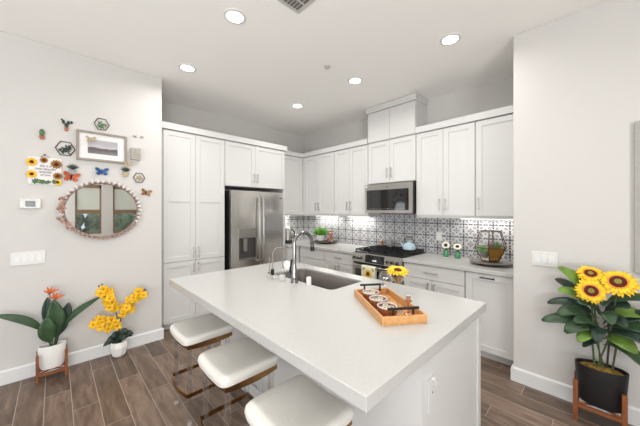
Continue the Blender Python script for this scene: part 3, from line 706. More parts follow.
obj('candle', B().lathe([(0.012, 0.076), (0.012, 0.095)], seg=14), M['rose'], r, smooth=True)

def sunflower_head(parent, c, nrm, rad, n=22, m1='petal', m2='petalo', md='disc', me='discg', seed=0, name='flower_head', ds=1.0):
    rnd = random.Random(seed); nrm = Vector(nrm).normalized(); c = Vector(c)
    a = nrm.cross(Vector((0, 0, 1)));
    if a.length < .1: a = Vector((1, 0, 0))
    a.normalize(); bb = nrm.cross(a)
    b = B()
    for ring, (rl, back, wd) in enumerate(((1.0, 0.10, .30), (0.90, -0.06, .26))):
        for k in range(n):
            t = 2 * PI * (k + 0.5 * ring) / n + rnd.uniform(-.07, .07); d = a * math.cos(t) + bb * math.sin(t); L = rad * rl * rnd.uniform(.9, 1.05)
            b.leaf([c + d * rad * .30, c + d * L * .7 + nrm * rad * (.12 - back), c + d * L - nrm * rad * (back + rnd.uniform(-.05, .12))], rad * wd, up=nrm, fold=0.12, seg=5)
    fh = obj(name, b, M[m1], parent, smooth=True, thick=0.0012)
    if m2:
        b = B()
        for k in range(n):
            t = 2 * PI * (k + .25) / n; d = a * math.cos(t) + bb * math.sin(t)
            b.leaf([c + d * rad * .30 + nrm * rad * .05, c + d * rad * .45 + nrm * rad * .13, c + d * rad * .60 + nrm * rad * .1], rad * .15, up=nrm, fold=0.1, seg=4)
        obj('inner_petals', b, M[m2], fh, smooth=True, thick=0.001)
    rot = nrm.to_track_quat('Z', 'Y').to_matrix().to_4x4()
    b = B(); b.T = Matrix.Translation(c) @ rot; b.lathe([(rad * .34 * ds, -rad * .08), (rad * .47 * ds, rad * .02), (rad * .44 * ds, rad * .10), (rad * .27 * ds, rad * .16), (rad * .2 * ds, rad * .15)], seg=24); obj('disc', b, M[md], fh, smooth=True)
    if me: b = B(); b.T = Matrix.Translation(c) @ rot; b.lathe([(rad * .2, rad * .13), (rad * .18, rad * .17), (rad * .1, rad * .19)], seg=18); obj('eye', b, M[me], fh, smooth=True)
    return fh
r = thing('sunflower', 'cut yellow sunflower resting in the martini glass on the tray', 'flower', (gloc[0], gloc[1], CZ + 0.243))
sunflower_head(r, (0, 0, 0), (-0.13, -0.13, 1), 0.066, 20, m2=None, me=None, seed=5, ds=.65)
obj('stem', B().tube([(0, 0, -0.004), (0.003, 0.002, -0.04)], 0.004, 8), M['stem'], r)

# ---------------------------------------------------------------- stools
def stool(label, loc):
    r = thing('bar_stool', label, 'stool', loc, 0, 'stools along the island')
    hx, hy = 0.188, 0.194; zt = 0.60
    def sad(x, y): return 0.020 * (abs(y) / hy) ** 2.0 - 0.004
    def outline(k, n, sc=1.0):
        t = 2 * PI * k / n; c, s = math.cos(t), math.sin(t); p = 0.24
        return (hx * sc * math.copysign(abs(c) ** p, c), hy * sc * math.copysign(abs(s) ** p, s))
    n = 48; rings = []
    for sc, z in ((0.90, -0.045), (0.975, -0.040), (1.0, -0.022), (0.985, -0.006), (0.94, 0.006), (0.85, 0.013), (0.6, 0.019), (0.3, 0.021), (0.02, 0.021)):
        rings.append([(x, y, zt + z + sad(x, y) * (1 if z > -.03 else .8)) for x, y in (outline(k, n, sc) for k in range(n))])
    obj('seat_cushion', B().rings(rings, True, True), M['leather'], r, smooth=True)
    # curved brass apron
    for s in (-1, 1):
        b = B(); xs = [-.165 + .33 * k / 8 for k in range(9)]
        rr = []
        for x in xs:
            dz = -0.012 * (1 - (x / .165) ** 2); y = s * (0.168 + 0.006 * (1 - (x / .165) ** 2))
            rr.append([(x, y, 0.540 + dz), (x, y + s * .008, 0.540 + dz), (x, y + s * .008, 0.568), (x, y, 0.568)])
        obj('seat_rail', b.rings(rr), M['brass'], r, bevel=0.001)
        b = B(); ys = [-.168 + .336 * k / 8 for k in range(9)]; rr = []
        for y in ys:
            dz = -0.006 * (1 - (y / .168) ** 2); x = s * (0.157 + 0.014 * (1 - (y / .168) ** 2))
            rr.append([(x, y, 0.545 + dz), (x + s * .008, y, 0.545 + dz), (x + s * .008, y, 0.565), (x, y, 0.565)])
        obj('seat_rail', b.rings(rr), M['brass'], r, bevel=0.001)
    for sx_ in (-1, 1):
        for sy_ in (-1, 1):
            x, y = sx_ * 0.140, sy_ * 0.148
            b = B(); b.box(x - .014, x + .014, y - .014, y + .014, 0.0, 0.555); lg = obj('leg', b, M['acrylic'], r, bevel=0.002)
            obj('foot_pad', bx(x - .0135, x + .0135, y - .0135, y + .0135, 0.0, 0.008), M['shell'], lg)
    # foot-rest band
    b = B(); rr = []
    path = []
    for k in range(13): t = -1 + 2 * k / 12; path.append((-0.158 - 0.022 * (1 - t * t), -0.168 + 0.336 * k / 12 if True else 0))
    def band(pts, nx):
        out = []
        for x, y in pts: out.append([(x, y, 0.205), (x + nx[0], y + nx[1], 0.205), (x + nx[0], y + nx[1], 0.232), (x, y, 0.232)])
        return B().rings(out)
    obj('foot_rest', band(path, (-0.010, 0)), M['brass'], r)
    obj('foot_rest', band([(0.157, -.168), (0.157, .168)], (0.008, 0)), M['brass'], r)
    for s in (-1, 1): obj('stretcher', band([(-0.165, s * .168), (0.165, s * .168)], (0, s * .008)), M['brass'], r)
    return r
st = stool('white cushioned stool with clear legs, farthest of the three at the island', (0.818, 2.165, 0))
dup(st, (0.806, 1.555, 0), 'white cushioned stool with clear legs, middle of the three at the island')
dup(st, (0.795, 0.96, 0), 'white cushioned stool nearest the camera, cut off by the bottom edge')

# ---------------------------------------------------------------- countertop things
QZ = 0.9155
# round board with fern and jar
r = thing('serving_board', 'round dark wooden tray on the far counter, left of the range', 'tray', (3.52, 3.50, QZ))
obj('board', B().lathe([(0.10, 0), (0.105, 0.012), (0.215, 0.026), (0.215, 0.034), (0.2, 0.034), (0.185, 0.028)], seg=32), M['stemd'], r, smooth=True)
r = thing('potted_plant', 'bright green bushy plant in a white pot on the round dark tray', 'plant', (3.53, 3.635, QZ + 0.0345))
obj('pot', B().lathe([(0.045, 0), (0.065, 0.08), (0.068, 0.105), (0.06, 0.105), (0.055, 0.09)], seg=22), M['glass'] if False else M['ceramic'], r, smooth=True)
def tuft(n, c, rad, up, m, parent, name='foliage', seed=1, w=0.02, squash=0.8, sc=.15):
    rnd = random.Random(seed); b = B(); c = Vector(c)
    for k in range(n):
        t = rnd.uniform(0, 2 * PI); e = rnd.uniform(0.0, 1.0); d = Vector((math.cos(t) * e, math.sin(t) * e, 0.35 + (1 - e) * squash))
        d.normalize(); L = rad * rnd.uniform(.7, 1.1)
        q = c + Vector((rnd.uniform(-1, 1) * sc, rnd.uniform(-1, 1) * sc, 0)) * rad
        b.leaf([q, q + d * L * .6 + Vector((0, 0, L * .2)), q + d * L + Vector((0, 0, -L * .1))], w * rnd.uniform(.7, 1.3), up=(rnd.uniform(-.4, .4), rnd.uniform(-.4, .4), 1), seg=5)
    return obj(name, b, m, parent, smooth=True, thick=0.0008)
tuft(320, (0, 0, 0.10), 0.14, 1, M['fern'], r, w=0.024, squash=0.9, sc=.5, seed=3)
r = thing('glass_jar', 'square glass jar with amber-brown filling beside the bushy plant', 'jar', (3.50, 3.365, QZ + 0.0345))
obj('jar', B().lathe([(0.045, 0), (0.05, 0.01), (0.05, 0.13), (0.042, 0.145), (0.043, 0.16)], seg=20, caps=False), M['glass'], r, smooth=True)
b = B(); rnd = random.Random(4)
for k in range(26): b.ell((rnd.uniform(-.028, .028), rnd.uniform(-.028, .028), 0.012 + 0.12 * k / 26), 0.016, 8, 6)
obj('filling', b, M['cork'], r, smooth=True)
obj('lid', B().lathe([(0.044, 0.16), (0.044, 0.172), (0.01, 0.176)], seg=20), M['walnut'], r, smooth=True)
r.scale = (1.3, 1.3, 1.15)
# electric kettle in corner
r = thing('electric_kettle', 'glass kettle with black base and handle beside the fridge', 'kettle', (3.02, 3.96, QZ))
obj('base', B().lathe([(0.08, 0), (0.082, 0.02), (0.075, 0.05), (0.07, 0.055)], seg=24), M['black'], r, smooth=True)
obj('jug', B().lathe([(0.072, 0.055), (0.07, 0.12), (0.058, 0.195), (0.057, 0.2)], seg=24, caps=False), M['steelh'], r, smooth=True)
obj('lid', B().lathe([(0.058, 0.2), (0.05, 0.232), (0.01, 0.216)], seg=24), M['steelh'], r, smooth=True)
obj('handle', B().tube([(0.055, -0.01, 0.205), (0.10, -0.018, 0.205), (0.125, -0.022, 0.165), (0.12, -0.022, 0.10), (0.085, -0.014, 0.07)], 0.010, 8), M['black'], r, smooth=True)
r.scale = (1.05, 1.05, 1.15)
# little things behind the burners
r = thing('salt_shaker', 'small peach-coloured shaker at the back left of the cooktop', 'shaker', (3.62, 2.37, 0.9635))
obj('body', B().lathe([(0.02, 0), (0.028, 0.02), (0.018, 0.05), (0.022, 0.062), (0.008, 0.078)], seg=16), M['rose'], r, smooth=True)
obj('cap', B().ell((0, 0, 0.083), 0.009, 10, 6), M['cream'], r, smooth=True)
r = thing('spoon_rest', 'grey ceramic spoon rest standing behind the cooktop', 'spoon rest', (3.60, 2.22, 0.9635))
obj('dish', B().lathe([(0.03, 0), (0.045, 0.03), (0.042, 0.075), (0.03, 0.095), (0.026, 0.093)], seg=20), M['greyb'], r, smooth=True)
obj('spoon', B().tube([(0, 0, 0.06), (0, -0.03, 0.13)], 0.005, 8), M['steelh'], r)
# kettle on stove
r = thing('tea_kettle', 'pale blue tea kettle with black handle on the cooktop', 'kettle', (3.50, 1.855, 0.9625))
obj('body', B().lathe([(0.085, 0), (0.098, 0.01), (0.10, 0.04), (0.085, 0.085), (0.05, 0.108), (0.03, 0.112)], seg=30), M['bluekettle'], r, smooth=True)
obj('lid', B().lathe([(0.04, 0.108), (0.036, 0.118), (0.01, 0.122), (0.012, 0.135), (0.004, 0.139)], seg=20), M['bluekettle'], r, smooth=True)
obj('spout', B().tube([(0, -0.085, 0.05), (0, -0.115, 0.075), (0, -0.128, 0.105)], [0.02, 0.014, 0.011], 12), M['bluekettle'], r, smooth=True)
obj('handle', B().tube([(0, 0.06, 0.095)] + [(0, 0.062 * math.cos(PI * k / 10), 0.13 + 0.06 * math.sin(PI * k / 10)) for k in range(11)] + [(0, -0.06, 0.095)], 0.007, 8), M['black'], r, smooth=True)
r.scale = (.86, .86, .95); r.rotation_euler = (0, 0, 0.49 + PI)
# green jars with gerberas
def jar_flower(loc, label, nrm, seed):
    r = thing('flower_jar', label, 'vase', loc, 0, 'flower jars on the right counter')
    obj('jar', B().lathe([(0.030, 0), (0.033, 0.006), (0.033, 0.068), (0.028, 0.078), (0.029, 0.086)], seg=20), M['greenglass'], r, smooth=True)
    obj('stem', B().tube([(0, 0, 0.05), (0.0, 0, 0.13)], 0.003, 6), M['stem'], r)
    tuft(14, (0, 0, 0.08), 0.045, 1, M['leafd'], r, seed=seed, w=0.016)
    sunflower_head(r, (-0.008, 0.0, 0.145), nrm, 0.050, 16, m1='cream', m2=None, md='black', me=None, seed=seed)
jar_flower((3.60, 1.40, QZ), 'green glass jar with cream gerbera facing out, left of the pair', (-1, -.35, .25), 1)
jar_flower((3.56, 1.245, QZ), 'green glass jar with cream gerbera tilted up, right of the pair', (-.8, -.25, .75), 2)
# terrarium on stone tray
tc_ = (3.42, 0.855)
r = thing('display_tray', 'wide flat grey stone tray under the geometric terrarium', 'tray', (tc_[0], tc_[1], QZ))
obj('plate', B().lathe([(0.11, 0), (0.115, 0.012), (0.20, 0.024), (0.215, 0.036), (0.20, 0.036), (0.18, 0.030)], seg=36), M['slate'], r, smooth=True)
o = obj('foot', B().lathe([(0.112, 0), (0.118, 0.006), (0.118, 0.013), (0.1, 0.014)], seg=30), M['walnut'], r, smooth=True); o['label'] = 'brown wooden foot'
r = thing('terrarium', 'open geometric terrarium with dark brass edges and succulents', 'terrarium', (tc_[0], tc_[1], QZ + 0.0375))
n = 6; lo = [(0.085, 0.008)]; Rg = [(0.085, 0.006), (0.160, 0.15), (0.105, 0.325)]
P3 = [[Vector((q * math.cos(2 * PI * k / n + .12), q * math.sin(2 * PI * k / n + .12), z)) for k in range(n)] for q, z in Rg]
b = B()
for lv in P3:
    for k in range(n): b.tube([lv[k], lv[(k + 1) % n]], 0.0048, 6)
for i in range(2):
    for k in range(n): b.tube([P3[i][k], P3[i + 1][k]], 0.0048, 6)
obj('wire_frame', b, M['copper'], r)
b = B()
for i in range(2):
    for k in range(n):
        if i == 1 and k == 4: continue
        b.f([b.v(p) for p in (P3[i][k], P3[i][(k + 1) % n], P3[i + 1][(k + 1) % n], P3[i + 1][k])])
obj('glass_panels', b, M['thinglass'], r)
b = B(); b.rings([[p + Vector((0, 0, .003)) for p in P3[0]], [Vector((p.x * 1.18, p.y * 1.18, 0.035)) for p in P3[0]]]); obj('gravel', b, M['cream'], r)
b = B(); k0 = 3
b.f([b.v(p * 0.985) for p in (P3[0][k0], P3[0][(k0 + 1) % n], P3[1][(k0 + 1) % n], P3[1][k0])]); obj('gold_panel', b, M['gold'], r, thick=0.002)
o = tuft(90, (-0.04, 0.055, 0.08), 0.10, 1, M['fern'], r, seed=7, w=0.026); o['label'] = 'bright green leaves'
b = B(); b.lathe([(0.028, 0.036), (0.038, 0.06), (0.038, 0.09), (0.034, 0.09)], (-0.03, 0.05, 0), 16); obj('inner_pot', b, M['slate'], r, smooth=True)
o = tuft(60, (0.02, -0.01, 0.06), 0.17, 1, M['purple'], r, name='succulent', seed=9, w=0.014, squash=1.3); o['label'] = 'purple spiky succulent'
o = tuft(60, (0.0, -0.06, 0.06), 0.17, 1, M['leafl'], r, name='succulent', seed=11, w=0.012, squash=1.6); o['label'] = 'olive green upright succulent'
# under-cabinet lights
for (y0, y1, lab) in ((1.25, 0.62, 'slim under-cabinet light above the terrarium'), (3.10, 2.62, 'slim under-cabinet light left of the range'), (3.9, 3.3, 'slim under-cabinet light near the corner')):
    r = thing('under_cabinet_light', lab, 'light', (3.66, (y0 + y1) / 2, UZ - 0.013))
    h = (y0 - y1) / 2; obj('housing', bx(-.015, .015, -h, h, 0.004, 0.012), M['white'], r); obj('led_strip', bx(-.008, .008, -h + .01, h - .01, 0.001, 0.004), M['strip'], r)
    area('led', (0, 0, -0.002), (0, 0, 0), 0.03, 2 * h, UNDERCAB_W * (1.0 if y0 < 2 else 1.35), (1, 0.96, 0.9), parent=r)

r = thing('under_cabinet_light', 'slim under-cabinet light under the corner cabinet beside the fridge', 'light', (3.08, 4.25, UZ - 0.013), PI / 2)
obj('housing', bx(-.015, .015, -.2, .2, 0.004, 0.012), M['white'], r); obj('led_strip', bx(-.008, .008, -.19, .19, 0.001, 0.004), M['strip'], r)
area('led', (0, 0, -0.002), (0, 0, 0), 0.03, 0.4, UNDERCAB_W * 1.4, (1, 0.96, 0.9), parent=r)
# ---------------------------------------------------------------- outlets and switches
def plate(name, label, cat, loc, rz, wd, ht, n, kindp):
    r = thing(name, label, cat, loc, rz)
    obj('cover_plate', bx(-wd / 2, wd / 2, -0.006, 0, -ht / 2, ht / 2), M['white'], r, bevel=0.002)
    for k in range(n):
        x = (k - (n - 1) / 2) * 0.046
        b = B(); b.rings([[(x - .016, -.0065, -.032), (x + .016, -.0065, -.032), (x + .016, -.0065, .032), (x - .016, -.0065, .032)], [(x - .015, -.0105, -.031), (x + .015, -.0105, -.031), (x + .015, -.0075, .031), (x - .015, -.0075, .031)]])
        obj(kindp, b, M['trim'], r)
    return r
plate('light_switch', 'white four-gang switch plate low on the left wall', 'light switch', (-0.173, 3.5995, 1.075), 0, 0.215, 0.118, 4, 'rocker')
plate('light_switch', 'white three-gang switch plate on the right wall above the sunflowers', 'light switch', (2.9195, 0.338, 1.10), R90, 0.165, 0.118, 3, 'rocker')
plate('wall_outlet', 'white outlet on the patterned tile right of the range', 'outlet', (3.7435, 1.55, 1.155), R90, 0.075, 0.118, 1, 'socket_face')
plate('wall_outlet', 'white double outlet on the tile in the far corner', 'outlet', (3.30, 4.3315, 1.15), 0, 0.12, 0.118, 2, 'socket_face')
r = thing('thermostat', 'white wall thermostat with dark screen above the switch plate', 'thermostat', (-0.16, 3.5995, 1.563))
obj('housing', bx(-0.067, 0.067, -0.022, 0, -0.042, 0.042), M['white'], r, bevel=0.006); o = obj('screen', bx(-0.032, 0.032, -0.0235, -0.021, -0.026, 0.026), M['screen'], r)
obj('digits', bx(-0.014, 0.014, -0.0242, -0.0232, -0.01, 0.01), M['greyb'], o)

# large canvas on the right wall, only its edge in view
r = thing('wall_canvas', 'edge of a tall grey canvas on the right wall above the sunflowers', 'picture', (2.9195, -0.152, 1.07), R90)
obj('canvas', bx(0, 0.75, -0.035, 0, 0.0, 1.05), M['canvas'], r, bevel=0.003)

# ---------------------------------------------------------------- ceiling fixtures
first = None
LL = [(1.03, 2.04, 'largest recessed ceiling light near the top of the picture, left'), (1.03, 3.13, 'recessed ceiling light over the pantry side, far left'), (2.565, 3.13, 'farthest recessed ceiling light toward the corner'),
      (2.565, 2.05, 'recessed ceiling light in front of the range'), (2.565, 0.96, 'recessed ceiling light nearest the right wall'),
      (1.03, 0.96, 'recessed ceiling light above the near island end, out of frame'), (-0.6, -0.8, 'unseen downlight added for fill behind the camera, rear left'), (1.5, -0.9, 'unseen downlight added for fill behind the camera, rear right')]  # the two behind the camera are added as general fill
for x, y, lab in LL:
    if first is None:
        first = thing('recessed_light', lab, 'ceiling light', (x, y, H), 0, 'recessed downlights in the ceiling')
        obj('trim_ring', B().lathe([(0.088, 0.0), (0.086, -0.006), (0.066, -0.008), (0.062, -0.002)], seg=32), M['white'], first, smooth=True)
        obj('lens', B().lathe([(0.064, -0.0025), (0.062, -0.009), (0.01, -0.0095)], seg=28), M['lens'], first)
        a_ = area('lamp', (0, 0, -0.02), (0, 0, 0), 0.12, 0.12, DOWNLIGHT_W, (1, 0.98, 0.95), parent=first, shape='DISK', spread=math.radians(160))
    else: dup(first, (x, y, H), lab)
r = thing('ceiling_vent', 'louvred air vent in the ceiling at the top edge of the picture', 'vent', (1.27, 1.56, H))
b = B(); b.box(-.10, .10, -.10, -.08, -.008, -.0005); b.box(-.10, .10, .08, .10, -.008, -.0005); b.box(-.10, -.08, -.08, .08, -.008, -.0005); b.box(.08, .10, -.08, .08, -.008, -.0005); b.box(-.08, .08, -0.005, 0.005, -.007, -.001); obj('vent_frame', b, M['vent'], r)
obj('backing', bx(-.08, .08, -.08, .08, -.002, -.0005), M['ventd'], r)
b = B()
for k in range(6): q = -.07 + k * .028; b.rings([[(q, -.08, -.0075), (q + .012, -.08, -.003), (q + .012, -.08, -.002), (q, -.08, -.0065)], [(q, .08, -.0075), (q + .012, .08, -.003), (q + .012, .08, -.002), (q, .08, -.0065)]])
obj('louvres', b, M['vent'], r)
r = thing('fire_sprinkler', 'small round white sprinkler cap in the ceiling', 'sprinkler', (2.10, 2.06, H))
obj('cap', B().lathe([(0.035, 0), (0.033, -.006), (0.012, -.008), (0.010, -.02), (0.018, -.024)], seg=20), M['vent'], r, smooth=True)

# ---------------------------------------------------------------- mirror
r = thing('oval_mirror', 'oval wall mirror framed with shells and petals', 'mirror', (0.357, 3.598, 1.508))
n = 64
b = B(); b.rings([[(0.29 * math.cos(2 * PI * k / n), y, 0.265 * math.sin(2 * PI * k / n)) for k in range(n)] for y in (-0.012, -0.018)]); obj('mirror_glass', b, M['mirror'], r)
b = B(); b.rings([[(0.315 * math.cos(2 * PI * k / n), y, 0.29 * math.sin(2 * PI * k / n)) for k in range(n)] for y in (0.0, -0.011)]); obj('backing', b, M['frame'], r)
b = B()
for ph in (0, PI):
    b.tube([((0.305 + 0.009 * math.cos(26 * t + ph)) * math.cos(t), -0.022 + 0.008 * math.sin(26 * t + ph), (0.28 + 0.009 * math.cos(26 * t + ph)) * math.sin(t)) for t in [2 * PI * k / 260 for k in range(260)]], 0.0075, 6, loop=True)
obj('twisted_frame', b, mat('mauve_grey_frame', (160, 138, 130), 0.45, 0.2, noise=0.2, scale=30), r, smooth=True)
rnd = random.Random(8); b = B(); bp = B()
for k in range(44):
    t = 2 * PI * k / 44
    lower = -2.9 < (t if t < PI else t - 2 * PI) < -0.45
    c = Vector((0.318 * math.cos(t), -0.030, 0.294 * math.sin(t)))
    if lower:
        bp.T = Matrix.Translation(c) @ Matrix.Rotation(-t + .6, 4, 'Y'); bp.ell((0, 0, 0), (0.014, 0.008, 0.009), 8, 6)
    else:
        b.T = Matrix.Translation(c + Vector((0, rnd.uniform(-.006, .004), 0))) @ Matrix.Rotation(-t + rnd.uniform(-.5, .5), 4, 'Y'); b.ell((0, 0, 0), (0.022, 0.009, 0.013), 10, 6)
obj('shell_garland', b, M['shell'], r, smooth=True); obj('bead_trim', bp, M['shellp'], r, smooth=True)
b = B()
for k in range(26):
    t = rnd.uniform(2.75, 3.75); q = rnd.uniform(1.0, 1.16); c = Vector((0.30 * q * math.cos(t), -0.035, 0.28 * q * math.sin(t)))
    d = Vector((rnd.uniform(-1, 1), -0.4, rnd.uniform(-1, 1))).normalized() * 0.032
    b.leaf([c - d * .4, c + Vector((0, -.012, 0)), c + d], 0.026, up=(0, -1, 0.1), fold=.3, seg=5)
o = obj('shell_cluster', b, M['shellp'], r, smooth=True, thick=0.002); o['label'] = 'pinkish shell cluster on the left'

# ---------------------------------------------------------------- wall decorations
WY = 3.5985
def flat(name, label, cat, x, z, group=None): return thing(name, label, cat, (x, WY, z), 0, group)
def P2(b, pts, y0=-0.005, y1=0.0): return b.prism(pts, y0, y1)
def circ(r_, n=20, cx=0, cz=0, sx=1, sz=1): return [(cx + r_ * sx * math.cos(2 * PI * k / n), cz + r_ * sz * math.sin(2 * PI * k / n)) for k in range(n)]
# framed landscape
r = thing('picture_frame', 'silver-grey framed misty landscape print above the mirror', 'picture', (0.352, WY, 2.152))
fw_, fh_ = 0.205, 0.148
b = B(); t = 0.022
b.box(-fw_, fw_, -0.025, 0, fh_ - t, fh_); b.box(-fw_, fw_, -0.025, 0, -fh_, -fh_ + t); b.box(-fw_, -fw_ + t, -0.025, 0, -fh_ + t, fh_ - t); b.box(fw_ - t, fw_, -0.025, 0, -fh_ + t, fh_ - t)
obj('frame', b, M['frame'], r, bevel=0.003)
obj('mount', bx(-fw_ + t, fw_ - t, -0.012, 0, -fh_ + t, fh_ - t), M['paper'], r)
obj('print', bx(-0.118, 0.125, -0.0135, -0.0121, -0.072, 0.07), M['print'], r)
def butterfly(name, label, x, z, s, m, rot=0.0, group=None, dark='blackmetal'):
    r = flat(name, label, 'butterfly', x, z, group); r.rotation_euler = (0, rot, 0)
    for sg in (-1, 1):
        b = B(); up = [(0, .1), (.35, .75), (.8, .95), (1.05, .75), (.9, .25), (.55, 0), (.85, -.3), (.75, -.75), (.4, -.85), (.1, -.4)]
        pts = [(sg * a * s, c * s * .8) for a, c in up]
        b.rings([[(a, -0.004 - abs(a) * .35, c) for a, c in pts], [(a, -0.002 - abs(a) * .35, c) for a, c in pts]]); obj('wing', b, m, r)
    obj('body', B().ell((0, -0.006, 0), (s * .1, s * .1, s * .6), 8, 6), M[dark], r, smooth=True)
    return r
butterfly('butterfly_ornament', 'bright blue butterfly just above the mirror', 0.345, 1.903, 0.055, M['blue'], dark='blue')
butterfly('butterfly_ornament', 'orange and dark butterfly beside the mirror upper left', 0.112, 1.828, 0.062, M['orangeb'], rot=0.15)
butterfly('butterfly_ornament', 'brown butterfly right of the mirror, below the hexagon', 0.738, 1.705, 0.052, M['brownb'], rot=0.2)
butterfly('butterfly_ornament', 'tiny grey butterfly, left of the grey pair at the top right', 0.634, 2.322, 0.017, M['greyb'], dark='greyb')
butterfly('butterfly_ornament', 'tiny grey butterfly, right of the grey pair at the top right', 0.698, 2.325, 0.017, M['greyb'], dark='greyb')
o = butterfly('butterfly_ornament', 'pale tan butterfly perched on the corner of the landscape print', 0.256, 2.215, 0.04, M['tan'], dark='tan'); o.location.y = WY - 0.026
o = butterfly('butterfly_ornament', 'tan butterfly at the lower right corner of the picture frame', 0.560, 2.005, 0.04, M['tan'], dark='tan'); o.location.y = WY - 0.026
# cacti
r = flat('cactus_ornament', 'rounded green cactus in a terracotta pot, upper left of the wall', 'wall ornament', -0.088, 2.20)
obj('cactus', B().ell((0, -0.012, 0.025), (0.022, 0.012, 0.042), 12, 10), M['cactus'], r, smooth=True); obj('pot', P2(B(), [(-.018, -.05), (.018, -.05), (.024, -.012), (-.024, -.012)], -.014), M['terra'], r); r.scale = (.8, 1, .8)
r = flat('cactus_ornament', 'branching prickly-pear cactus in a pot beside the picture frame', 'wall ornament', 0.078, 2.322)
b = B()
for c, s in (((0, 0.0), (0.02, 0.03)), ((-.028, .04), (.014, .026)), ((.018, .038), (.014, .024)), ((.048, .046), (.012, .02)), ((-.044, .066), (.01, .012))): b.ell((c[0], -0.01, c[1]), (s[0], .007, s[1]), 10, 8)
obj('cactus', b, M['leafd'], r, smooth=True); obj('pot', P2(B(), [(-.016, -.07), (.016, -.07), (.022, -.028), (-.022, -.028)], -.014), M['terra'], r); r.scale = (.75, 1, .75)
# hexagons
def hexa(label, x, z, R, m, dense, mf='frame'):
    r = flat('hexagon_wreath', label, 'wall ornament', x, z)
    out = [(R * math.cos(PI / 3 * k) * 1.05, R * math.sin(PI / 3 * k) * 1.12) for k in range(6)]
    b = B(); b.tube([(a, -0.006, c) for a, c in out], 0.0042, 4, loop=True)
    obj('hexagon_frame', b, M[mf], r)
    rnd = random.Random(int(x * 1000)); b = B()
    for k in range(dense):
        a = rnd.uniform(0, 2 * PI); q = rnd.uniform(0, .62) * R; c = Vector((q * math.cos(a) * 1.1, -0.008, q * math.sin(a) - R * .12)); t = rnd.uniform(0, 2 * PI); d = Vector((math.cos(t), 0, math.sin(t))) * R * .33
        b.leaf([c - d * .5, c + Vector((0, -.006, 0)), c + d], R * .22, up=(0, -1, 0), fold=.2, seg=4)
    obj('sprigs', b, m, r, smooth=True, thick=0.001)
hexa('dark hexagon with bright green sprigs, above the picture frame', 0.345, 2.392, 0.058, M['cactus'], 26, 'copper')
hexa('brown hexagon with dark trailing sprigs, left of the picture frame', 0.070, 2.098, 0.066, M['leafd'], 34, 'copper')
hexa('small brass hexagon with tan sprigs, right of the mirror top', 0.672, 1.868, 0.052, M['tan'], 20, 'copper')
# small potted plants
for lab, x, z, mp in (('little spiky plant in a white pot above the orange butterfly', 0.122, 1.905, 'greyb'), ('little spiky plant in a tan pot below the picture corner', 0.548, 1.925, 'tan')):
    r = flat('plant_ornament', lab, 'wall ornament', x, z); b = B()
    for k in range(9):
        a = -1.1 + 2.2 * k / 8; d = Vector((math.sin(a), -0.05, math.cos(a))) * 0.056; b.leaf([(0, -.008, -.005), Vector((0, -.012, 0)) + d * .6, Vector((0, -.006, 0)) + d], 0.010, up=(0, -1, 0), fold=.2, seg=4)
    obj('leaves', b, M['leafd'], r, smooth=True, thick=0.001); obj('pot', P2(B(), [(-.022, -.05), (.022, -.05), (.03, -.004), (-.03, -.004)], -.016), M[mp], r)
# grey wooden box
r = thing('wood_box', 'small whitewashed square wooden plaque right of the picture frame', 'plaque', (0.637, WY, 2.13))
obj('box', bx(-.045, .045, -.035, 0, -.068, .06), M['whitewash'], r, bevel=0.003)
b = B()
for k in range(4): b.box(-.034, .034, -.0368, -.035, -.045 + k * .024, -.040 + k * .024)
obj('grooves', b, M['frame'], r)
# sunflower sign
r = thing('sunflower_sign', 'white square sign with script writing framed by sunflowers', 'sign', (-0.070, WY, 1.868), 0)
obj('board', bx(-.105, .112, -.008, 0, -.125, .125), M['paper'], r, bevel=0.002)
rnd = random.Random(2)
for (fx, fz, rd, c) in ((-.083, .075, .040, 'orchid'), (-.005, .100, .030, 'gold'), (.078, .070, .044, 'gold'), (-.083, -.035, .038, 'orchid'), (.086, -.040, .036, 'gold'), (.088, -.10, .032, 'petal')):
    b = B(); c3 = Vector((fx, -0.010, fz))
    for k in range(12): a = 2 * PI * k / 12; d = Vector((math.cos(a), 0, math.sin(a))); b.leaf([c3 + d * rd * .2, c3 + d * rd * .6 + Vector((0, -.005, 0)), c3 + d * rd], rd * .5, up=(0, -1, 0), fold=.1, seg=4)
    fh = obj('sunflower', b, M[c], r, smooth=True, thick=0.001); obj('centre', B().cyl((fx, -.018, fz), (fx, -.008, fz), rd * .36, 12), M['disc'], fh)
b = B()
for k in range(18):
    c3 = Vector((rnd.uniform(-.075, .075), -.010, rnd.uniform(-.112, -.09))); t = rnd.uniform(0, 2 * PI); d = Vector((math.cos(t), 0, math.sin(t))) * .022; b.leaf([c3 - d, c3 + Vector((0, -.006, 0)), c3 + d], .02, up=(0, -1, 0), fold=.2, seg=4)
obj('leaves', b, M['cactus'], r, smooth=True, thick=0.001)
text('script_text', 'this is a\nmost beautiful\nreminder\nof love', 0.034, M['ink'], r, (0.003, -.0088, 0.036), 0.35, 0.82, 0.70, 0.0004)
b = B(); b.tube([(-.04, -.006, .116), (0.0, -.006, .150), (.045, -.006, .116)], 0.002, 5); b.ell((0, -.01, .15), (.008, .006, .008), 8, 6); obj('hanger', b, M['walnut'], r)

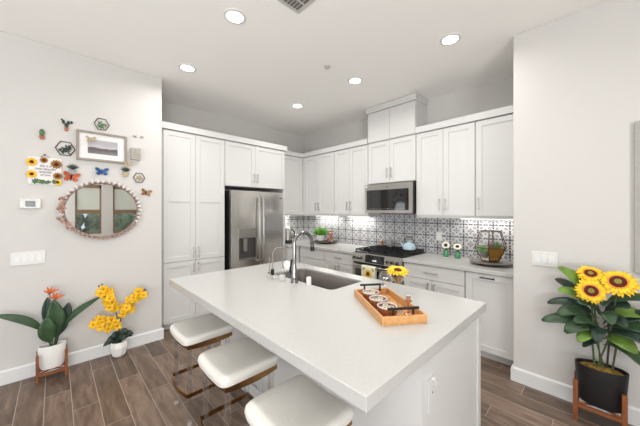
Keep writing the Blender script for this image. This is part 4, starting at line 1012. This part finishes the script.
# ---------------------------------------------------------------- plant stands and plants
def stand(label, loc, rz, rx, ry, h, legh, t=0.022):
    r = thing('plant_stand', label, 'plant stand', loc, rz)
    for sx_, sy_ in ((-1, -1), (1, -1), (-1, 1), (1, 1)):
        x, y = sx_ * rx, sy_ * ry
        obj('leg', bx(x - t / 2, x + t / 2, y - t / 2, y + t / 2, 0, legh), M['walnut'], r, bevel=0.002)
    b = B(); q = t * .35
    b.tube([(-rx, -ry, h - .012), (rx, ry, h - .012)], q, 4); b.tube([(rx, -ry, h - .012), (-rx, ry, h - .012)], q, 4)
    for s in (-1, 1): b.box(-rx, rx, s * ry - q, s * ry + q, h - .035, h - .012)
    obj('cross_bar', b, M['walnut'], r)
    return r
# left: bird of paradise
LP = (-0.020, 3.475)
stand('small warm-wood stand under the white oval pot at the left wall', (LP[0], LP[1], 0), 0.0, 0.092, 0.062, 0.085, 0.235, 0.02)
r = thing('bird_of_paradise', 'artificial bird of paradise with orange blooms in a white oval pot', 'plant', (LP[0], LP[1], 0.086))
obj('pot', B().lathe([(0.070, 0), (0.080, 0.02), (0.094, 0.175), (0.094, 0.205), (0.085, 0.205), (0.082, 0.165)], seg=32, sx=1.0, sy=0.58), M['ceramic'], r, smooth=True)
obj('moss', B().lathe([(0.083, 0.165), (0.07, 0.178), (0.02, 0.182)], seg=24, sx=1.0, sy=0.58), M['mossg'], r, smooth=True)
def bladeprof(t): return 0.0 if t < 0.001 else (0.10 if t < 0.30 else max(0.02, math.sin(PI * min(1, (t - .28) / .74)) ** .75))
lv = [((0, 0, .16), [(-0.05, -.01, .42), (-.16, 0, .47), (-0.345, -.01, .56)], .075, 'leaf'),
      ((0, 0, .16), [(0.06, 0, .40), (.16, 0, .46), (0.345, -.02, .565)], .065, 'leaf'),
      ((0, 0, .16), [(-.02, -.03, .25), (-.04, -.05, .34), (-0.032, -.05, .47)], .12, 'leaf'),
      ((0.01, 0, .16), [(0.03, -.01, .30), (.03, -.03, .42), (0.01, -.03, .61)], .13, 'leaf'),
      ((-.01, 0.01, .16), [(-0.03, .02, .40), (-.04, .02, .5), (-0.03, .02, .63)], .07, 'leafd'),
      ((.02, 0.01, .16), [(0.07, .02, .40), (.10, .02, .45), (0.11, .02, .55)], .08, 'leafd'),
      ((.01, 0.02, .16), [(0.05, .02, .30), (.08, .02, .36), (0.09, .01, .42)], .07, 'leafd')]
for k, (p0, pp, wd, mm) in enumerate(lv):
    up = (0, -1, 0.45) if abs(pp[-1][0]) < .2 else (0, -0.7, .8)
    obj('leaf', B().leaf([p0] + pp, wd, up=up, fold=.12, seg=16, prof=bladeprof), M[mm], r, smooth=True, thick=0.002)
for k, (x, z) in enumerate(((-0.015, 0.68), (0.022, 0.62))):
    obj('flower_stem', B().tube([(0, 0, .17), (x * .5, 0.0, z * .6), (x, -.01, z)], 0.004, 6), M['stem'], r)
    b = B()
    for d, L in ((-1.0, .05), (-.3, .06), (.25, .055), (.9, .05), (1.25, .07)): dv = Vector((math.sin(d), -.15, math.cos(d))) * L; b.leaf([(x, -.012, z - .01), Vector((x, -.02, z)) + dv * .5, Vector((x, -.014, z)) + dv], .02, up=(0, -1, 0), fold=.2, seg=4)
    o = obj('flower', b, M['orange'], r, smooth=True, thick=0.0015); b = B(); b.tube([(x - .012, -.012, z - .02), (x + .01, -.012, z), (x + .055, -.012, z + .02)], [.004, .009, .002], 8); obj('bract', b, M['maroon'], o, smooth=True)
# orchid
OX, OY = 0.475, 3.49
r = thing('orchid', 'yellow artificial orchid in a white rock-shaped pot by the left wall', 'plant', (OX, OY, 0))
obj('pot', B().lathe([(0.045, 0.0), (0.062, 0.02), (0.080, 0.10), (0.074, 0.155), (0.066, 0.15), (0.05, 0.14)], seg=9), M['ceramic'], r, bevel=0.004)
for a, L, zz in ((-2.6, .12, .20), (2.9, .13, .15), (-1.8, .10, .12), (-.3, .13, .21), (.2, .12, .18), (-1.2, .11, .19), (-2.1, .12, .24), (-.8, .10, .25)):
    d = Vector((math.cos(a), math.sin(a) * .55, 0)); obj('leaf', B().leaf([(0, 0, .14), d * L * .5 + Vector((0, 0, zz + .05)), d * L + Vector((0, 0, zz - .02))], .075, up=(0, -.8, .6), fold=.12, seg=9), M['leafd'], r, smooth=True, thick=0.002)
zb = 0.0
stems = [[(0, 0, .14), (-.005, 0, .38), (-.02, -.01, .58), (-.09, -.02, .66), (-.155, -.03, .755)], [(0, 0, .14), (.0, 0, .42), (.03, -.01, .52), (.13, -.02, .58), (.215, -.03, .64)], [(0, 0, .14), (0, 0, .28), (-.05, -.01, .36), (-.12, -.02, .40), (-.215, -.03, .415)]]
def bz(P, t):
    q = [Vector(p) for p in P]
    while len(q) > 1: q = [q[i].lerp(q[i + 1], t) for i in range(len(q) - 1)]
    return q[0]
rnd = random.Random(12)
for si, P in enumerate(stems):
    pts = [bz(P, t / 14) for t in range(15)]; obj('flower_stem', B().tube(pts, 0.0035, 6), M['stemd'], r, smooth=True)
    cnt = (20, 19, 14)[si]; t0 = (.48, .40, .46)[si]
    for k in range(cnt):
        c = bz(P, t0 + (0.93 - t0) * k / (cnt - 1)) + Vector((rnd.uniform(-.04, .04), rnd.uniform(-.05, -.0), rnd.uniform(-.045, .035))); nrm = Vector((rnd.uniform(-.5, .3), -1, rnd.uniform(-.3, .4))).normalized()
        a = nrm.cross(Vector((0, 0, 1))).normalized(); bb = nrm.cross(a); b = B()
        for j in range(5):
            t = 2 * PI * j / 5 + rnd.uniform(0, .3); d = a * math.cos(t) + bb * math.sin(t); b.leaf([c, c + d * .024 + nrm * .008, c + d * .046], .040, up=nrm, fold=.15, seg=5)
        fl = obj('flower', b, M['orchid'], r, smooth=True, thick=0.001); obj('lip', B().ell(c + nrm * .008, .006, 8, 5), M['orangeb'], fl, smooth=True)
    b = B()
    for k in range(4): e_ = bz(P, 1.0) + Vector((rnd.uniform(-.02, .02), 0, rnd.uniform(-.015, .02))); b.ell(e_, (.007, .007, .009), 8, 6)
    obj('buds', b, M['maroon'] if si else M['stemd'], r, smooth=True)

# right: sunflowers in black oval pot
RPx, RPy = 2.765, 0.012
stand('warm-wood stand with four legs under the black oval pot', (RPx, RPy + 0.008, 0), PI / 2, 0.119, 0.072, 0.135, 0.285, 0.026)
r = thing('potted_sunflowers', 'artificial sunflowers with broad leaves in a black oval pot', 'plant', (RPx, RPy, 0.137))
obj('pot', B().lathe([(0.108, 0), (0.118, 0.01), (0.135, 0.255), (0.135, 0.265), (0.127, 0.265), (0.124, 0.24)], seg=36, sx=0.62, sy=1.0), M['potblack'], r, smooth=True)
obj('moss', B().lathe([(0.124, 0.235), (0.11, 0.25), (0.05, 0.262), (0.01, 0.264)], seg=28, sx=0.62, sy=1.0), M['moss'], r, smooth=True)
# local frame: x towards the wall, y = leftwards in the picture
def WP(y, z, x=0.0): return Vector((x, y - RPy, z - 0.137))
heads = [((0.058, 0.945), -0.10, 0.088), ((0.063, 1.05), -0.02, 0.080), ((-0.070, 1.02), -0.05, 0.100)]
tops = []
for k, ((y, z), x, rd) in enumerate(heads):
    c = WP(y, z, x); nrm = [(-1, -.12, .35), (-.72, -.1, .85), (-.85, .05, .65)][k]
    obj('stem', B().tube([(0.0, 0.02 * (k - 1), .25), (x * .3, (y - RPy) * .3 + .02 * (1 - k), .5), c - Vector(nrm).normalized() * .02], 0.005, 7), M['stem'], r, smooth=True)
    sunflower_head(r, c, nrm, rd, 24, seed=20 + k)
for q in ((0.02, -0.03), (-0.015, 0.03), (0.0, -.055)):
    obj('stem', B().tube([(q[0], q[1], .25), (q[0] * 1.5, q[1] * 1.4, .45), (0, q[1] * 1.2, .62)], 0.006, 7), M['stemd'] if q[0] > 0 else M['stem'], r, smooth=True)
#       start(y,z)    mid        tip(y,z)      x_tip  width mat
LV = [((.02, .82), (.12, 1.02), (.238, 1.075), -.05, .085, 'leafl'), ((.02, .80), (.14, .93), (.262, .965), .06, .075, 'leafd'),
      ((.02, .78), (.14, .93), (.235, .905), -.06, .08, 'leafl'), ((.02, .74), (.16, .86), (.305, .775), .02, .075, 'leafd'),
      ((.02, .70), (.15, .84), (.23, .72), -.08, .09, 'leaf'), ((.02, .66), (.15, .74), (.335, .64), -.02, .095, 'leaf'),
      ((.01, .64), (.08, .76), (.19, .62), -.12, .10, 'leaf'), ((.01, .60), (.06, .70), (.12, .585), -.14, .08, 'leafl'),
      ((.0, .62), (.06, .78), (.14, .72), -.15, .08, 'leaf'), ((.0, .70), (-.04, .82), (-.11, .74), -.10, .08, 'leafd'),
      ((.0, .78), (-.06, .90), (-.12, .86), -.06, .085, 'leafd'), ((.0, .74), (.05, .88), (.12, .85), -.12, .08, 'leaf'),
      ((.0, .74), (-.08, .84), (-.21, .80), .04, .08, 'leafl'), ((.0, .68), (-.10, .78), (-.27, .70), -.02, .085, 'leaf'),
      ((.0, .64), (-.08, .74), (-.20, .655), -.10, .08, 'leafd'), ((.0, .60), (-.06, .68), (-.15, .58), -.08, .095, 'leafl'),
      ((.0, .56), (-.10, .64), (-.22, .46), -.04, .075, 'leaf'), ((.0, .58), (.04, .62), (.10, .53), -.06, .05, 'leafd'),
      ((.0, .82), (.02, .92), (-.01, .86), -.12, .075, 'leafd'), ((.0, .76), (-.02, .86), (-.04, .76), -.16, .075, 'leaf'),
      ((.0, .84), (-.10, .96), (-.2, .92), -.02, .08, 'leaf'), ((0.0, .66), (.02, .74), (.03, .62), -.16, .07, 'leafd'), ((.0, .72), (-.12, .78), (-.28, .86), .03, .075, 'leafd')]
def broad(t): return max(0.03, math.sin(PI * min(1, max(0, (t - .12) / .9))) ** .6) if t > .14 else .06
for a, m_, c, xt, wd, mm in LV:
    obj('leaf', B().leaf([WP(*a), WP(*m_, xt * .5), WP(*c, xt)], wd * 1.15, up=(-.55, 0, .85), fold=.10, seg=12, prof=broad, wave=.002), M[mm], r, smooth=True, thick=0.0015)
